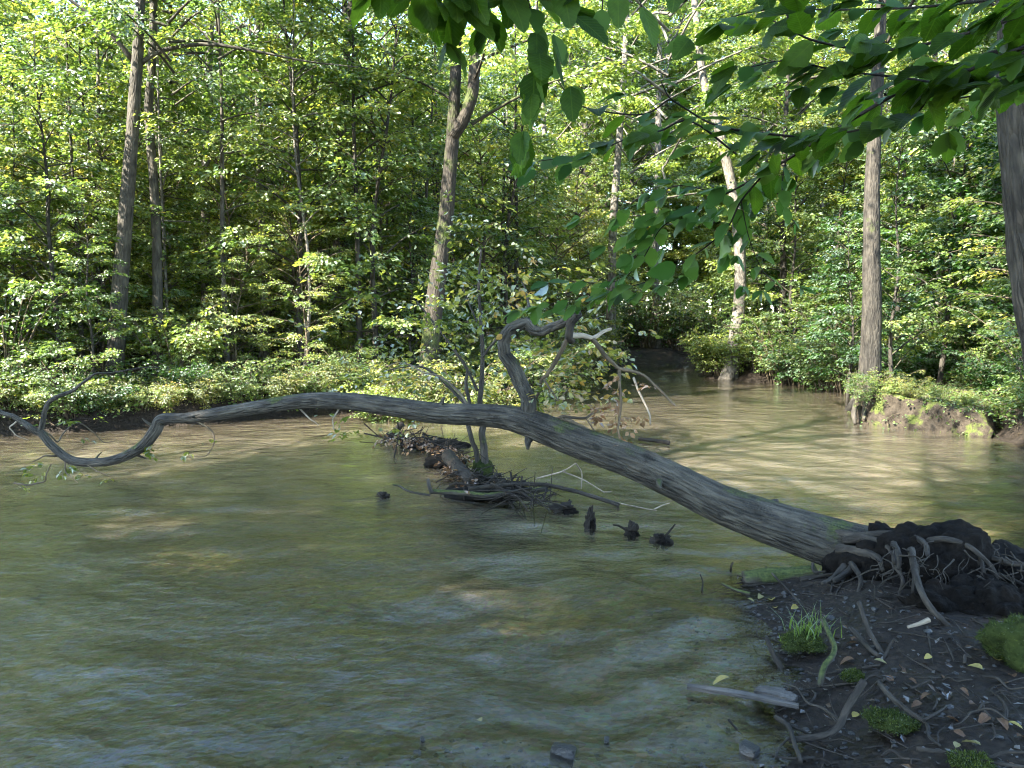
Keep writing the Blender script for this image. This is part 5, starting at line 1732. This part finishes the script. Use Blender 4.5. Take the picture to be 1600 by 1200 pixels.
for bi, (bn, pix, w0, LL, sp) in enumerate(BOUGH):
    pts = [P(*q) - HB for q in pix]
    if bn in ('main', 'i', 'k', 'j', 'o', 'b2'):
        pts = [np.array([0.0, .1, 2.6 + .12 * bi]), (np.array([0.0, .1, 2.6]) + pts[0]) / 2 + np.array([0, 0, .15])] + pts
    elif bn == 'e':
        pts = [np.array([0, .1, 3.4]), np.array([-1.2, 1.0, 3.2])] + pts
    nn = 8 * len(pts)
    path = catmull(pts, nn)
    T = Tubes()
    T.add(path, np.linspace(w0 * .5, .0012, nn), sides=7, rough=.06, seed=bi)
    b = link('bough', T.mesh('bough', M['wood_wet']), horn)
    seg = np.concatenate([[0], np.cumsum(np.linalg.norm(np.diff(path, axis=0), axis=1))])
    # visible part only carries modelled leaves
    s = seg[-1]
    side = 1
    while s > 0.02:
        p = np.array([np.interp(s, seg, path[:, k]) for k in range(3)])
        wp = p + HB
        rel = wp - np.array([0, 0, CAM_H])
        dep = rel[1] * CP - rel[2] * SP
        u = 800 + F_PX * rel[0] / max(dep, .05)
        v = 600 - F_PX * (rel[1] * SP + rel[2] * CP) / max(dep, .05)
        if dep < .6 or u > 1700 or v < -130:
            s -= sp
            continue
        k = min(np.searchsorted(seg, s), nn - 1)
        tg = unit(path[k] - path[k - 1])
        lat = unit(np.cross(tg, UP))
        side = -side
        hang = .9 if bn in ('e', 'h') else .25
        d = tg * rg.uniform(.25, .8) + lat * side * rg.uniform(.6, 1.1) - UP * rg.uniform(.0, .5 + hang)
        nrm = UP + rg.normal(0, .38, 3) - np.array([0, .25, 0])
        if bn in ('e', 'h'):
            nrm = np.array([0, -.7, .7]) + rg.normal(0, .4, 3)
        HL.append((b, int(rg.integers(0, 3)), p + lat * side * .006, d, nrm, LL * 1.02 * rg.uniform(.6, 1.15)))
        # short side twiglets carry two or three more leaves
        if rg.uniform() < .6 and bn not in ('h', 'arc'):
            e = p + unit(tg * .6 + lat * side * .8 - UP * .1) * rg.uniform(.06, .13)
            for q in range(3):
                dd = tg * rg.uniform(.2, .9) + lat * side * rg.uniform(.2, 1.0) * (1 if q else -.3) - UP * rg.uniform(0, .5)
                HL.append((b, int(rg.integers(0, 3)), e, dd, UP + rg.normal(0, .4, 3) - np.array([0, .25, 0]), LL * .98 * rg.uniform(.55, 1.05)))
        s -= sp * .68 * rg.uniform(.75, 1.25)
TOP = [(750, 36, 1.30, 60), (712, -2, 1.3, 66), (808, 15, 1.28, 66), (885, 8, 1.3, 64), (926, 45, 1.3, 60), (966, 14, 1.35, 52), (1015, 40, 1.35, 60), (940, 35, 1.34, 40), (905, -12, 1.3, 60), (1055, -8, 1.4, 50)]
pts = [np.array([0, .1, 3.5]), np.array([-1.0, .9, 3.1])] + [P(1250, -130, 1.3) - HB, P(1080, -60, 1.35) - HB, P(950, -20, 1.35) - HB, P(850, -35, 1.32) - HB, P(730, -40, 1.3) - HB]
T = Tubes()
T.curve(pts, .006, .0012, n=50, sides=7, rough=.06, seed=5)
b = link('bough', T.mesh('bough', M['wood_wet']), horn)
for (px, py, Y, w) in TOP:
    L = w * Y / F_PX * 1.1
    ctr = P(px, py, Y) - HB
    d = np.array([rg.normal(0, .5), -.2, -.75])
    d = unit(d)
    HL.append((b, 0, ctr - d * L * .5, d, np.array([rg.normal(0, .3), -.75, .6]), L))
    T = Tubes()
    T.curve([ctr - d * L * .5, ctr - d * L * .8 + UP * .01, P(px * .9 + 90, -38, Y + .02) - HB], .0011, .0013, n=8, sides=5)
    link('twig', T.mesh('twig', M['wood_wet']), b)
HL.sort(key=lambda q: -q[5] / max(.3, (q[2] + HB)[1]))
for b_, k_, p_, d_, n_, L_ in HL[:300]:
    place_leaf('leaf', LEAF_T[k_], p_, d_, n_, L_, b_)
V_, Q_, T_, off_ = [], [], [], 0
for b_, k_, p_, d_, n_, L_ in HL[300:]:
    me_ = LEAF_T[k_]
    lv = np.array([v.co[:] for v in me_.vertices])
    d_ = unit(np.array(d_, float))
    n_ = unit(np.array(n_, float) - d_ * np.dot(n_, d_))
    V_.append(p_ + L_ * (lv[:, :1] * d_ + lv[:, 1:2] * np.cross(n_, d_) + lv[:, 2:] * n_))
    for f_ in me_.polygons:
        (Q_ if len(f_.vertices) == 4 else T_).append([v + off_ for v in f_.vertices])
    off_ += len(lv)
if V_:
    link('small_leaves', mesh_np('small_leaves', np.vstack(V_), [np.array(Q_), np.array(T_)], [M['leaf_deep']], smooth=True, attrs={'tint': ('FLOAT', np.repeat(rg.uniform(.3, 1, off_ // 27), 27))}), horn, kind='stuff')
print('hornbeam leaves', len(HL))
